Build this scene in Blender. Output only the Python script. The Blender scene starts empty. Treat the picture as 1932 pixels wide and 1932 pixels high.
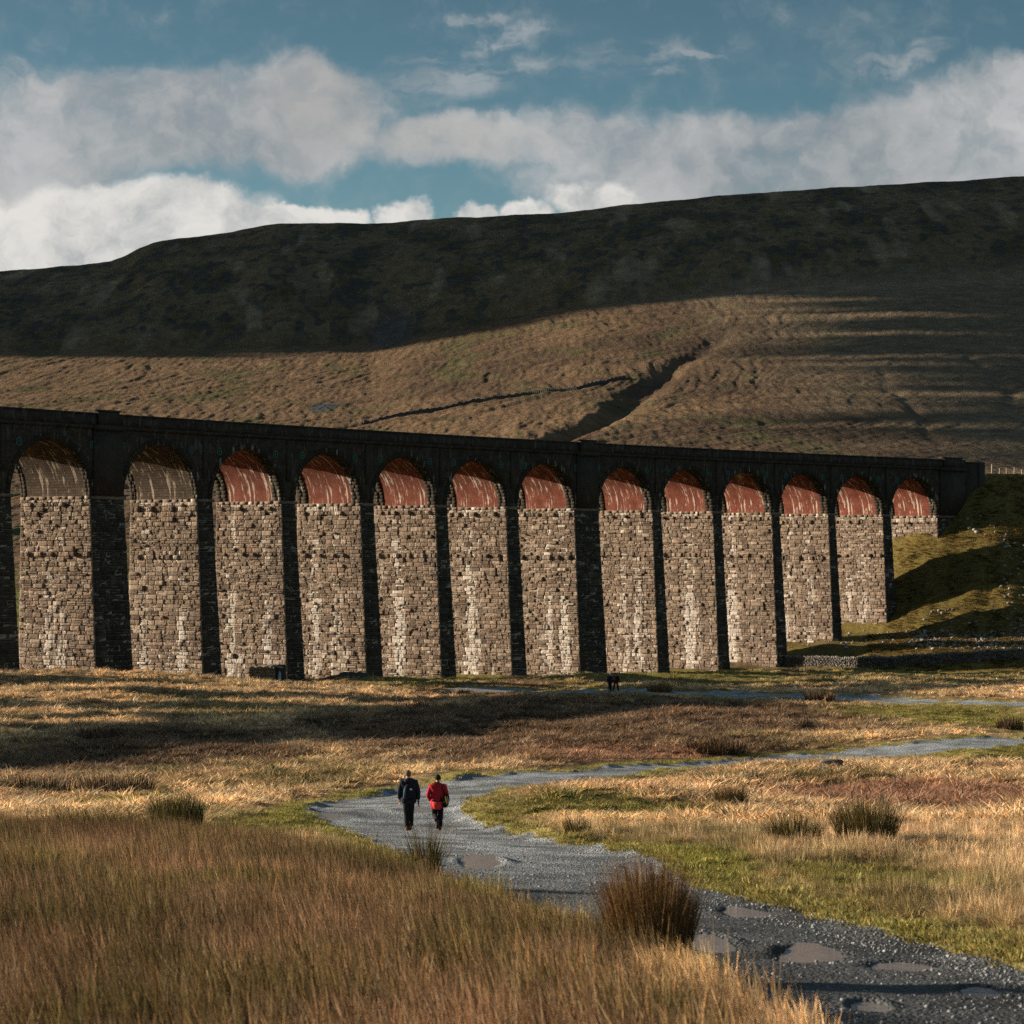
import bpy, bmesh, math, random
import numpy as np
from mathutils import Vector, Matrix, Euler
C = bpy.context.scene
COL = C.collection
F = 4634.0          # focal length in units of a 1932-wide frame
HV = 1050.0         # horizon row in the same units
# ---------------------------------------------------------------- camera
cam = bpy.data.cameras.new('camera'); co = bpy.data.objects.new('camera', cam); COL.objects.link(co)
cam.sensor_width = 36; cam.sensor_fit = 'HORIZONTAL'; cam.lens = 36*F/1932
co.location = (0, 0, 0); co.rotation_euler = (math.pi/2, 0, 0)
cam.shift_y = (HV-966)/1932
cam.clip_start = 0.2; cam.clip_end = 9000
cam.dof.use_dof = True; cam.dof.focus_distance = 95; cam.dof.aperture_fstop = 4.5
C.camera = co
# ---------------------------------------------------------------- sun + sky
SUN_EL, SUN_PHI = 14.5, 14.0      # elevation; how far behind "straight left" the sun stands
sd = Vector((-math.cos(math.radians(SUN_PHI))*math.cos(math.radians(SUN_EL)),
             math.sin(math.radians(SUN_PHI))*math.cos(math.radians(SUN_EL)), math.sin(math.radians(SUN_EL))))
sl = bpy.data.lights.new('sun', 'SUN'); so = bpy.data.objects.new('sun', sl); COL.objects.link(so)
so.rotation_euler = sd.to_track_quat('Z', 'Y').to_euler(); so.location = (-100, 50, 60)
sl.energy = 5.0; sl.angle = math.radians(0.5); sl.color = (1.0, 0.83, 0.64)
C.view_settings.view_transform = 'Standard'; C.view_settings.look = 'None'
C.view_settings.exposure = 1.1; C.view_settings.gamma = 1
C.cycles.max_bounces = 6; C.cycles.diffuse_bounces = 2; C.cycles.transparent_max_bounces = 4
C.cycles.use_denoising = False

W = bpy.data.worlds.new('World'); C.world = W; W.use_nodes = True
nt = W.node_tree; N = nt.nodes; L = nt.links; N.clear()
def nd(t, **k):
    n = N.new(t)
    for a, b in k.items(): setattr(n, a, b)
    return n
def setnt(tree):
    global nt, N, L
    nt = tree; N = tree.nodes; L = tree.links
def M_(op, a, b=None, c=None, clamp=False):
    n = nd('ShaderNodeMath', operation=op); n.use_clamp = clamp
    for i, v in enumerate((a, b, c)):
        if v is None: continue
        if isinstance(v, (int, float)): n.inputs[i].default_value = v
        else: L.new(v, n.inputs[i])
    return n.outputs[0]
def MR(v, a, b, c=0, d=1, smooth=True):
    n = nd('ShaderNodeMapRange'); n.interpolation_type = 'SMOOTHSTEP' if smooth else 'LINEAR'
    L.new(v, n.inputs[0])
    for i, q in enumerate((a, b, c, d)): n.inputs[i+1].default_value = q
    return n.outputs[0]
def V_(op, a, b=None, out=0):
    n = nd('ShaderNodeVectorMath', operation=op)
    for i, v in enumerate((a, b)):
        if v is None: continue
        if isinstance(v, tuple): n.inputs[i].default_value = v
        else: L.new(v, n.inputs[i])
    return n.outputs[out]
def MIX(f, a, b, bt='MIX'):
    n = nd('ShaderNodeMix', data_type='RGBA', blend_type=bt)
    if isinstance(f, (int, float)): n.inputs[0].default_value = f
    else: L.new(f, n.inputs[0])
    for i, v in ((6, a), (7, b)):
        if isinstance(v, tuple): n.inputs[i].default_value = (*v[:3], 1)
        else: L.new(v, n.inputs[i])
    return n.outputs[2]
def NO(vec, scale, detail=4, rough=.5, dist=0, dim='3D', lac=2):
    n = nd('ShaderNodeTexNoise', noise_dimensions=dim)
    if vec is not None: L.new(vec, n.inputs['Vector'])
    n.inputs['Scale'].default_value = scale; n.inputs['Detail'].default_value = detail
    n.inputs['Roughness'].default_value = rough; n.inputs['Distortion'].default_value = dist
    n.inputs['Lacunarity'].default_value = lac
    return n.outputs['Fac'], n.outputs['Color']
sky = nd('ShaderNodeTexSky', sky_type='NISHITA'); sky.sun_disc = False
sky.sun_elevation = math.radians(SUN_EL); sky.sun_rotation = math.radians(270+SUN_PHI)
sky.altitude = 300; sky.air_density = 1.0; sky.dust_density = 0.6; sky.ozone_density = 2.0
tc = nd('ShaderNodeTexCoord')
sep = nd('ShaderNodeSeparateXYZ'); L.new(tc.outputs['Generated'], sep.inputs[0])
yy = M_('MAXIMUM', M_('ABSOLUTE', sep.outputs[1]), 0.05)
pu = M_('DIVIDE', sep.outputs[0], yy); pv = M_('DIVIDE', sep.outputs[2], yy)
cb = nd('ShaderNodeCombineXYZ'); L.new(pu, cb.inputs[0]); L.new(pv, cb.inputs[1])
P = cb.outputs[0]           # direction as (azimuth tangent, elevation tangent): 0.208 = quarter of the view
# billowy warp of the sky coordinates
_, wc = NO(P, 14, 6, .6); warp = V_('MULTIPLY', V_('SUBTRACT', wc, (.5, .5, .5)), (.045, .026, 0))
_, wc2 = NO(P, 60, 5, .6); warp2 = V_('MULTIPLY', V_('SUBTRACT', wc2, (.5, .5, .5)), (.016, .011, 0))
PW = V_('ADD', V_('ADD', P, warp), warp2)
def blob(u, v, ru, rv, soft=1.0, rot=0, src=None):
    c = ((u-966)/F, (HV-v)/F, 0)
    d = V_('SUBTRACT', src or PW, c)
    if rot:
        r = nd('ShaderNodeVectorRotate', rotation_type='Z_AXIS'); L.new(d, r.inputs['Vector']); r.inputs['Angle'].default_value = math.radians(-rot); d = r.outputs[0]
    q = V_('LENGTH', V_('MULTIPLY', d, (F/ru, F/rv, 0)), out=1)
    return MR(q, 1.0-.5*soft, 1.0+.5*soft, 1, 0)
def mx(lst):
    o = lst[0]
    for q in lst[1:]: o = M_('MAXIMUM', o, q)
    return o
grey = mx([blob(360, 225, 380, 95, .8, 3), blob(575, 215, 155, 110, .5), blob(90, 265, 210, 95, .6), blob(0, 330, 120, 70, .7), blob(250, 165, 260, 50, .9, 2),
           blob(865, 272, 185, 52, .7), blob(1100, 270, 130, 70, .8), blob(1450, 300, 420, 95, .55, 3), blob(1300, 340, 330, 80, .6), blob(1760, 275, 300, 110, .6, 10),
           blob(1900, 200, 150, 95, .6, 15), blob(-300, 250, 400, 150, .5), blob(2300, 230, 450, 160, .5), blob(1940, 330, 200, 90, .5)])
white = mx([blob(280, 430, 280, 95, .5), blob(520, 430, 170, 55, .4), blob(60, 470, 120, 90, .4), blob(-250, 420, 300, 100, .4), blob(758, 412, 48, 30, 1.1), blob(905, 410, 34, 18, 1.2),
            blob(985, 405, 50, 24, 1.1), blob(1110, 375, 80, 34, 1.3), blob(640, 415, 60, 22, 1.0)])
wisp = mx([blob(945, 58, 120, 22, 1.6, 4), blob(905, 20, 60, 13, 1.6), blob(830, 88, 90, 20, 1.6, 12), blob(960, 118, 140, 20, 1.6, 3), blob(850, 150, 120, 40, 1.6, 6), blob(1210, 85, 90, 24, 1.6, -2),
           blob(1235, 125, 50, 14, 1), blob(1280, 90, 90, 7, 1, -2), blob(1680, 120, 90, 24, 1, 20), blob(60, 150, 120, 40, 1)])
n1, _ = NO(PW, 22, 7, .62); n2, _ = NO(PW, 70, 5, .6); n3, _ = NO(P, 9, 4, .5)
dg = MR(M_('ADD', grey, M_('ADD', M_('MULTIPLY', M_('SUBTRACT', n1, .5), 1.5), M_('MULTIPLY', M_('SUBTRACT', n2, .5), .9))), -.1, 1.25)
dw = MR(M_('ADD', white, M_('MULTIPLY', M_('SUBTRACT', n1, .5), .9)), .12, .88)
sx = V_('MULTIPLY', PW, (1, 3.2, 1)); nw, _ = NO(sx, 26, 7, .68)
dwi = M_('MULTIPLY', MR(M_('MULTIPLY', wisp, MR(M_('ADD', nw, M_('MULTIPLY', n2, .5)), .5, .95)), .0, .85), .5)
shade = MR(n3, .34, .66)            # broad light and dark in the cloud body
cg = MIX(shade, (.34, .36, .375), (.56, .56, .56)); cg = MIX(MR(n1, .36, .66), MIX(.45, cg, (.20, .235, .265)), cg)
cg = MIX(MR(n2, .35, .7), cg, MIX(.30, cg, (.58, .58, .57)))
cg = MIX(M_('MULTIPLY', blob(620, 170, 110, 90, 1.2), .5), cg, (.42, .41, .39))
cg = MIX(M_('MULTIPLY', blob(860, 268, 170, 40, 1.2), .6), cg, (.47, .46, .44))
cw = MIX(MR(n1, .33, .60), (.42, .44, .45), (.76, .74, .70))
tint = MIX(MR(pv, .10, .25), (.64, .80, .77), MIX(MR(pv, .225, .33), (.46, .59, .56), (1.12, 1.05, .84)))
skyc = MIX(1.0, sky.outputs[0], tint, 'MULTIPLY')
K = 1/0.05/2**1.1                   # cloud radiances are given as they should look at this exposure
def kc(c): return MIX(1.0, c, (K, K, K), 'MULTIPLY')
s1 = MIX(dwi, skyc, kc(cg)); s1 = MIX(dg, s1, kc(cg)); s1 = MIX(dw, s1, kc(cw))
bg = nd('ShaderNodeBackground'); bg.inputs[1].default_value = 0.05; L.new(s1, bg.inputs[0])
wo = nd('ShaderNodeOutputWorld'); L.new(bg.outputs[0], wo.inputs[0])

# ---------------------------------------------------------------- numpy noise
_pr = np.random.RandomState(7).permutation(512).astype(np.int64); _pr = np.concatenate([_pr, _pr, _pr])
_ga = np.random.RandomState(3).uniform(0, 2*np.pi, 512); _gx = np.cos(_ga); _gy = np.sin(_ga)
def perlin(x, y, seed=0):
    x = np.asarray(x, float)+seed*17.31; y = np.asarray(y, float)+seed*9.77
    xi = np.floor(x).astype(np.int64); yi = np.floor(y).astype(np.int64); xf = x-xi; yf = y-yi
    def g(i, j, dx, dy):
        h = _pr[(_pr[(i & 511)]+(j & 511)) & 1023] & 511
        return _gx[h]*dx+_gy[h]*dy
    u = xf*xf*xf*(xf*(xf*6-15)+10); v = yf*yf*yf*(yf*(yf*6-15)+10)
    a = g(xi, yi, xf, yf); b = g(xi+1, yi, xf-1, yf); c = g(xi, yi+1, xf, yf-1); d = g(xi+1, yi+1, xf-1, yf-1)
    return ((a+u*(b-a))*(1-v)+(c+u*(d-c))*v)*1.4
def fbm(x, y, o=4, seed=0, gain=.5):
    s = 0; a = 1; f = 1; t = 0
    for i in range(o): s = s+a*perlin(x*f, y*f, seed+i); t += a; a *= gain; f *= 2.03
    return s/t
def ss(x, a, b):
    t = np.clip((x-a)/(b-a), 0, 1); return t*t*(3-2*t)
# ---------------------------------------------------------------- viaduct plan curve
_s = np.arange(-260, 420, .25); _th = np.radians(55.9-.069*_s)
_X = np.cumsum(np.cos(_th))*.25; _Y = np.cumsum(np.sin(_th))*.25
_i0 = np.argmin(abs(_s)); _X += -59.7-_X[_i0]; _Y += 286.2-_Y[_i0]
def vp(s, w=0.0):        # plan point: s metres along the front face, w metres back from it
    th = np.interp(s, _s, _th); x = np.interp(s, _s, _X); y = np.interp(s, _s, _Y)
    return x-np.sin(th)*w, y+np.cos(th)*w
WID = 12.0; ZSP = 7.4; RAD = 6.6; ZST = 15.75; ZTOP = 17.55
LEFT = [-178.2, -159.3, -143.8, -128.3, -112.8, -97.3, -81.8, -62.9, -47.4, -31.9, -16.4, -.9,
        14.6, 33.5, 49.4, 65.2, 81.0, 96.6, 112.3, 131.1, 146.3, 161.5, 176.6, 191.5, 206.8]
LEFT = [q+(.3 if q > 0 else 0) for q in LEFT]
KING = {0, 6, 12, 18}
SPAN = 2*RAD
# ---------------------------------------------------------------- terrain height
_pz = [0, 5, 19, 30, 68, 85, 100, 130, 160, 200, 232, 265, 300, 340, 400, 450]
_ph = [-1.75, -2.5, -3.62, -4.5, -7.5, -8.75, -9.6, -11.1, -12.0, -12.5, -12.8, -14.5, -16.2, -17.2, -18.5, -18.3]
def px2t(u): return (u-966)/F
_ru = [-2500, -1200, -400, 0, 210, 290, 440, 500, 740, 820, 1090, 1180, 1480, 1932, 2400, 3200, 4500]
_rv = [640, 600, 545, 512, 495, 455, 437, 422, 420, 412, 400, 385, 360, 333, 320, 330, 380]
_bu = [-2500, -400, 0, 400, 700, 900, 1100, 1400, 1700, 1932, 2400, 4500]
_bv = [760, 690, 664, 658, 650, 612, 577, 547, 531, 527, 520, 560]
_ev = vp(np.array([222.5, 400.0]), WID/2); EA = np.array([_ev[0][0], _ev[1][0]]); EB = np.array([_ev[0][1], _ev[1][1]])
def crest_d(x, y):
    d = EB-EA; n = np.hypot(*d); a = ((x-EA[0])*d[0]+(y-EA[1])*d[1])/n; p = ((x-EA[0])*d[1]-(y-EA[1])*d[0])/n
    ao = np.where(a < 0, -a, np.maximum(0, a-n)); p = np.where(p > 0, np.where(p > 6, 6+(p-6)*.66, p), -p)
    return np.hypot(ao, p)
def smax(a, b, k):
    h = np.clip(.5+.5*(a-b)/k, 0, 1); return b+(a-b)*h+k*h*(1-h)
def gauss(x, y, cx, cy, rx, ry, rot=0):
    c, s = math.cos(rot), math.sin(rot); dx = x-cx; dy = y-cy
    return np.exp(-(((dx*c+dy*s)/rx)**2+((-dx*s+dy*c)/ry)**2))
GUL = [((165, 2000), (5, 1230), 26, 14), ((60, 1480), (-4, 1230), 14, 6), ((255, 1700), (205, 1150), 10, 3), ((-70, 1800), (-130, 1420), 10, 2.5), ((350, 1900), (280, 1300), 12, 3.5)]
def H(x, y, trk=None, lumps=True):
    x = np.asarray(x, float); y = np.asarray(y, float); ys = np.maximum(y, 1.)
    z = np.interp(ys, _pz, _ph)
    z = z + ss(ys, 60, 120)*(1-ss(ys, 400, 470))*(fbm(x/38., y/30., 3, 11)*1.3) + ss(ys, 20, 60)*(1-ss(ys, 400, 470))*fbm(x/11., y/11., 2, 5)*.28
    z = z + 1.9*gauss(x, y, -45, 266, 22, 11, .1) + .5*gauss(x, y, -72, 258, 22, 10) + .7*gauss(x, y, -30, 245, 12, 7) + 1.2*gauss(x, y, 12, 322, 26, 9, .5)
    z = z + .9*gauss(x, y, 30, 150, 12, 9, .2) + .35*gauss(x, y, -9.5, 46, 9, 14) + .55*gauss(x, y, 2.2, 84, 5, 4) + .7*gauss(x, y, 60, 330, 22, 9, .5)
    if lumps:
        m = 1. if trk is None else 1-trk
        z = z + m*(fbm(x/1.7, y/1.7, 2, 21)*.16*ss(ys, 8, 30)+fbm(x/5., y/4., 2, 31)*.22*ss(ys, 35, 60))*(1-ss(ys, 420, 470))
    if trk is not None: z = z - .10*trk + trk*.03*fbm(x/1.3, y/1.8, 2, 41)
    # hill beyond the viaduct
    t = x/ys; u = t*F+966
    tb = (HV-np.interp(u, _bu, _bv))/F; tr = (HV-.25*(np.interp(u-28, _ru, _rv)+2*np.interp(u, _ru, _rv)+np.interp(u+28, _ru, _rv))+3.2*fbm(u/70., u*0+.3, 4, 55))/F
    q = np.clip((ys-450)/1950., 0, 1); tn = -.04+(tb+.04)*q**.6
    hz = tn*np.minimum(ys, 2400)
    q2 = np.clip((ys-2400)/470., 0, 1); s2 = q2**.85
    hz = hz*(1-s2)+tr*2870*s2
    c_, s_ = math.cos(-.22), math.sin(-.22)
    a = x*c_+y*s_; b = -x*s_+y*c_
    aw = a+fbm(x/260., y/260., 2, 51)*70
    fade = ss(ys, 470, 900)
    low = fade*(1-ss(ys, 2300, 2480))
    rg = 1-2*np.abs(fbm(aw/62., b/420., 3, 61)); rg2 = 1-2*np.abs(fbm(aw/20., b/150., 2, 65))
    rg3 = 1-2*np.abs(fbm(aw/11., b/260., 3, 68))
    hz = hz+low*(rg*1.2+rg2*.65+rg3*.75+fbm(x/5., y/40., 3, 67)*.8)*(1-.35*ss(x, 50, 300))
    for (x1, y1), (x0, y0), wd, dp in GUL:
        tt = np.clip(((x-x0)*(x1-x0)+(y-y0)*(y1-y0))/((x1-x0)**2+(y1-y0)**2), 0, 1)
        wig = 5*np.sin(tt*9+x0)+3*np.sin(tt*23)
        dd = np.hypot(x-x0-tt*(x1-x0)-wig*.6, (y-y0-tt*(y1-y0))*.6)
        hz = hz-.42*dp*np.exp(-(dd/(wd*.42))**2)*ss(tt, -.02, .2)*(1-.6*ss(tt, .6, 1.))
    sc = ss(ys, 2330, 2480)*(1-ss(ys, 2790, 2865))
    cr = 1-2*np.abs(fbm(x/75.+fbm(x/90., y/90., 2, 71)*.8, y/240., 4, 73, .55))
    sc2 = ss(ys, 2330, 2480)*(1-ss(ys, 2640, 2840))
    hz = hz+sc2*(cr*3.0+fbm(x/20., y/50., 3, 75)*2.4)
    hz = np.where(ys > 2870, hz*(1-.00002*(ys-2870)), hz)
    k = ss(ys, 430, 520)
    z = z*(1-k)+hz*k
    # railway embankment
    d = crest_d(x, y)
    e = 15.4-1.0*np.maximum(0, d-4.2)+fbm(x/6., y/6., 3, 81)*1.1*ss(d, 5, 10)
    e2 = np.maximum(e, -13.6+.8*fbm(x/9., y/9., 2, 83)-.12*np.maximum(0, d-36)-.35*np.maximum(0, d-52))
    e2 = np.where(d < 75, e2, -99)
    return smax(z, e2, 1.2)
PUDW = []
def level(x, y, z):
    for cx, cy, rx, ry, zc in PUDW:
        q = np.hypot((x-cx)/rx, (y-cy)/ry)
        m = q < 1.9
        if np.any(m):
            w = 1-ss(q[m], .8, 1.9); z[m] = z[m]*(1-w)+(zc-.05+.085*ss(q[m]+.5*fbm(x[m]/.9, y[m]/1.5, 2, 143), .45, 1.3)+.05*fbm(x[m]/.5, y[m]/.8, 3, 141))*w
    return z
def gp(u, v):            # where the sight line through a point of the photograph meets the land
    t = px2t(u); k = (HV-v)/F
    ys = np.concatenate([np.arange(5, 470, .25), np.arange(470, 3000, 3.)])
    h = H(t*ys, ys, lumps=False); g = np.nonzero(h >= k*ys)[0]
    i = g[0] if len(g) else len(ys)-1
    return float(t*ys[i]), float(ys[i])
def gpl(l): return np.array([gp(*q) for q in l])
# ---------------------------------------------------------------- outlines on the ground (world metres)
TRK_N = gpl([(573, 1523), (640, 1507), (740, 1490), (850, 1470), (960, 1457), (1100, 1452), (1250, 1440), (1450, 1424), (1600, 1414), (1700, 1403), (1850, 1389), (1990, 1378),
             (1990, 1398), (1850, 1411), (1720, 1424), (1600, 1433), (1400, 1444), (1200, 1463), (1060, 1477), (940, 1494), (878, 1512), (870, 1530), (905, 1550), (1000, 1577),
             (1120, 1598), (1250, 1620), (1262, 1640), (1300, 1664), (1400, 1690), (1480, 1712), (1600, 1742), (1750, 1775), (1880, 1806), (2050, 1850),
             (2250, 2000), (1700, 2010), (1480, 1935), (1330, 1850), (1230, 1790), (1100, 1745), (960, 1710), (850, 1672), (760, 1615), (680, 1590), (630, 1560)])
TRK_F = gpl([(585, 1282), (700, 1291), (850, 1297), (1000, 1299), (1155, 1301), (1300, 1304), (1500, 1309), (1700, 1315), (1850, 1321), (2000, 1329),
             (2000, 1340), (1850, 1332), (1700, 1325), (1500, 1317), (1300, 1311), (1155, 1307.5), (1000, 1305), (850, 1302), (700, 1296), (585, 1288)])
BANK = gpl([(-400, 1590), (0, 1592), (300, 1600), (550, 1622), (690, 1650), (830, 1700), (980, 1760), (1120, 1808), (1240, 1850), (1330, 1905)])
BANK = np.vstack([BANK, [(2.0, 17.5), (1.9, 14), (1.8, 3), (-40, 3)]])
def inpoly(x, y, P):
    r = np.zeros(np.shape(x), bool); n = len(P)
    for i in range(n):
        x1, y1 = P[i]; x2, y2 = P[(i+1) % n]
        c = ((y1 > y) != (y2 > y)); 
        with np.errstate(divide='ignore', invalid='ignore'):
            r ^= c & (x < (x2-x1)*(y-y1)/(y2-y1+1e-12)+x1)
    return r
def sdf(x, y, P):
    d = np.full(np.shape(x), 1e9); n = len(P)
    for i in range(n):
        x1, y1 = P[i]; x2, y2 = P[(i+1) % n]; ex, ey = x2-x1, y2-y1
        t = np.clip(((x-x1)*ex+(y-y1)*ey)/(ex*ex+ey*ey+1e-9), 0, 1)
        d = np.minimum(d, np.hypot(x-x1-t*ex, y-y1-t*ey))
    return np.where(inpoly(x, y, P), -d, d)
def trackd(x, y):
    x = np.asarray(x, float); y = np.asarray(y, float)
    d = np.full(x.shape, 30.); m = (y > 8) & (y < 300) & (x > -40) & (x < 90)
    if m.any():
        xm, ym = x[m], y[m]
        d[m] = np.minimum(sdf(xm, ym, TRK_N), sdf(xm, ym, TRK_F))+fbm(xm/.9, ym/1.6, 3, 91)*.28*np.clip(ym/60., .4, 1.5)
    return d
PUD = [(625, 1534, 44, 4), (785, 1522, 42, 6), (905, 1617, 46, 7), (1400, 1712, 50, 6), (1335, 1766, 50, 10), (1525, 1786, 70, 10), (1700, 1806, 70, 7), 
       (1210, 1624, 38, 4), (1850, 1853, 40, 5), (955, 1541, 20, 2), (1640, 1880, 44, 4)]
_pu = []
for u, v, ru, rv in PUD:
    cx, cy = gp(u, v); x0 = gp(u-ru, v)[0]; x1 = gp(u+ru, v)[0]; ya = gp(u, v-rv)[1]; yb = gp(u, v+rv)[1]
    _pu.append((cx, cy, (x1-x0)/2, max(.35, abs(ya-yb)/2), float(H(np.array([cx]), np.array([cy]), np.ones(1), lumps=False)[0])))
PUDW = _pu
# ---------------------------------------------------------------- ground cover colours (albedo) by place
TAN = np.array([.46, .32, .175]); STRAW = np.array([.58, .41, .225]); GRN = np.array([.18, .165, .038]); OLV = np.array([.13, .105, .042])
HEA_SHADE = np.array([.125, .08, .052]); RED = np.array([.25, .135, .085]); LNG = np.array([.180, .115, .066])
def lerp(a, b, t): return a+(b-a)*t[:, None]
def ell(u0, u1, v0, v1):
    a = gp((u0+u1)/2, v0); b = gp((u0+u1)/2, v1); l = gp(u0, (v0+v1)/2); r = gp(u1, (v0+v1)/2)
    return ((l[0]+r[0])/2, (a[1]+b[1])/2, abs(r[0]-l[0])/2+.3, abs(a[1]-b[1])/2+.5)
Z_HEA_SHADE = [ell(560, 1480, 1312, 1432), ell(900, 1750, 1318, 1385), ell(640, 1300, 1345, 1445), ell(0, 560, 1365, 1470)]  # heath zones; the moor's shadow bands partly painted in as brown
Z_GRN = [ell(400, 690, 1520, 1600), ell(960, 1300, 1500, 1545), ell(1600, 1990, 1328, 1372), ell(1700, 2050, 1395, 1440), ell(600, 1000, 1262, 1285), ell(1280, 1400, 1600, 1660),
         ell(1540, 1760, 1640, 1700), ell(150, 330, 1500, 1530), ell(1000, 1500, 1262, 1292), ell(1500, 1900, 1240, 1275)]
Z_RED = [ell(1400, 1990, 1478, 1530), ell(1000, 1400, 1415, 1440), ell(780, 1150, 1288, 1310)]
Z_OLV = [ell(1300, 1990, 1600, 1790), ell(1050, 1700, 1560, 1640), ell(1150, 1700, 1455, 1480), ell(100, 700, 1440, 1500)]
def cover(x, y, td):
    x = np.asarray(x, float); y = np.asarray(y, float); n = len(x)
    n1 = fbm(x/7., y/9., 4, 101); n2 = fbm(x/1.6, y/2.2, 3, 105); n3 = fbm(x/20., y/26., 3, 109)
    c = lerp(np.tile(TAN, (n, 1)), np.tile(STRAW, (n, 1)), ss(n1+.3*n2, -.1, .35))
    c = lerp(c, np.tile(OLV*1.3, (n, 1)), .75*ss(n3+.35*n2, .12, .42))
    c = lerp(c, np.tile(RED, (n, 1)), .65*ss(-n3+.4*n2, .18, .45))
    def zone(lst, soft=.35):
        m = np.zeros(n)
        for cx, cy, rx, ry in lst:
            q = np.hypot((x-cx)/rx, (y-cy)/ry); m = np.maximum(m, 1-ss(q+.45*n1+.25*n2, 1-soft, 1+soft))
        return m
    c = lerp(c, np.tile(HEA_SHADE, (n, 1)), .9*zone(Z_HEA_SHADE))
    c = lerp(c, np.tile(RED, (n, 1)), .8*zone(Z_RED))
    c = lerp(c, np.tile(OLV*1.0, (n, 1)), .85*zone(Z_OLV)*ss(n2+1.2*n1, -.2, .2))
    g = zone(Z_GRN); c = lerp(c, np.tile(GRN, (n, 1)), .85*g)
    v = (1-ss(td+.8*n2, .5, 1.7))*ss(y, 18, 22); c = lerp(c, np.tile(GRN*1.15, (n, 1)), .8*v)
    nv = ss(y-(1.16*(x+59.7)+286.2)*.0, 275, 300)*ss(x+n1*20, -60, -15); c = lerp(c, np.tile(GRN, (n, 1)), .55*nv*ss(n1+n2*.5, -.3, .15))
    c = lerp(c, np.tile(GRN, (n, 1)), .8*ss(y, 330, 350)*(1-ss(x, -62, -45)))
    e = 1-ss(crest_d(x, y), 52, 62); c = lerp(c, np.tile(np.array([.135, .105, .034]), (n, 1)), e)
    b = np.zeros(n); m = y < 80
    if m.any(): b[m] = 1-ss(sdf(x[m], y[m], BANK)+n2[m]*1.5, -.5, .6)
    c = lerp(c, np.tile(LNG, (n, 1)), b)
    c = c*(1+.35*n2[:, None]*(1-.6*b[:, None]))*(1+.3*n1[:, None])
    return np.clip(c, .01, .7), g*.9, v, b, e

# ---------------------------------------------------------------- mesh + tag helpers
def tag(o, label=None, cat=None, group=None, kind=None):
    if label: o['label'] = label
    if cat: o['category'] = cat
    if group: o['group'] = group
    if kind: o['kind'] = kind
    return o
def np_mesh(name, verts, faces, mat, parent=None, smooth=False, col=None, uv=None, extra=None):
    """faces: (n,4) or (n,3) int array"""
    me = bpy.data.meshes.new(name); verts = np.asarray(verts, np.float32); faces = np.asarray(faces, np.int32)
    n, k = faces.shape
    me.vertices.add(len(verts)); me.vertices.foreach_set('co', verts.ravel())
    me.loops.add(n*k); me.loops.foreach_set('vertex_index', faces.ravel())
    me.polygons.add(n); me.polygons.foreach_set('loop_start', np.arange(n, dtype=np.int32)*k)
    try: me.polygons.foreach_set('loop_total', np.full(n, k, np.int32))
    except Exception: pass
    if smooth: me.polygons.foreach_set('use_smooth', np.ones(n, bool))
    if col is not None:
        a = me.color_attributes.new('Col', 'FLOAT_COLOR', 'POINT'); c = np.ones((len(verts), 4), np.float32); c[:, :3] = col; a.data.foreach_set('color', c.ravel())
    if uv is not None:
        l = me.uv_layers.new(name='UVMap'); l.data.foreach_set('uv', np.asarray(uv, np.float32)[faces.ravel()].ravel())
    me.update(calc_edges=True); me.validate()
    o = bpy.data.objects.new(name, me); COL.objects.link(o)
    if mat: me.materials.append(mat)
    if parent: o.parent = parent
    return o
def empty(name, loc=(0, 0, 0), rz=0):
    o = bpy.data.objects.new(name, None); COL.objects.link(o); o.location = loc; o.rotation_euler = (0, 0, rz); o.empty_display_size = .3; return o
class MB:
    def __init__(s): s.v = []; s.f = []; s.c = []; s.n = 0
    def add(s, v, f, c=None):
        v = np.asarray(v, float); f = np.asarray(f, int)
        if f.shape[1] == 3: f = np.hstack([f, f[:, 2:3]])
        s.v.append(v); s.f.append(f+s.n); s.n += len(v)
        if c is not None:
            c = np.asarray(c, float); s.c.append(np.tile(c, (len(v), 1)) if c.ndim == 1 else c)
    def box(s, lo, hi, c=None, R=None, off=None, jit=0, rng=None):
        x0, y0, z0 = lo; x1, y1, z1 = hi
        v = np.array([(x0, y0, z0), (x1, y0, z0), (x1, y1, z0), (x0, y1, z0), (x0, y0, z1), (x1, y0, z1), (x1, y1, z1), (x0, y1, z1)], float)
        if jit: v += rng.uniform(-jit, jit, v.shape)
        if R is not None: v = v@np.array(R).T
        if off is not None: v = v+np.array(off)
        s.add(v, [(0, 3, 2, 1), (4, 5, 6, 7), (0, 1, 5, 4), (1, 2, 6, 5), (2, 3, 7, 6), (3, 0, 4, 7)], c)
    def build(s, name, mat, parent=None, smooth=False, **k):
        v = np.vstack(s.v); f = np.vstack(s.f)
        tri = f[:, 2] == f[:, 3]
        if tri.any():      # split everything into triangles
            q = f[~tri]; f = np.vstack([f[tri][:, :3], q[:, [0, 1, 2]], q[:, [0, 2, 3]]])
        return np_mesh(name, v, f, mat, parent, smooth, col=np.vstack(s.c) if s.c else None, **k)

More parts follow.
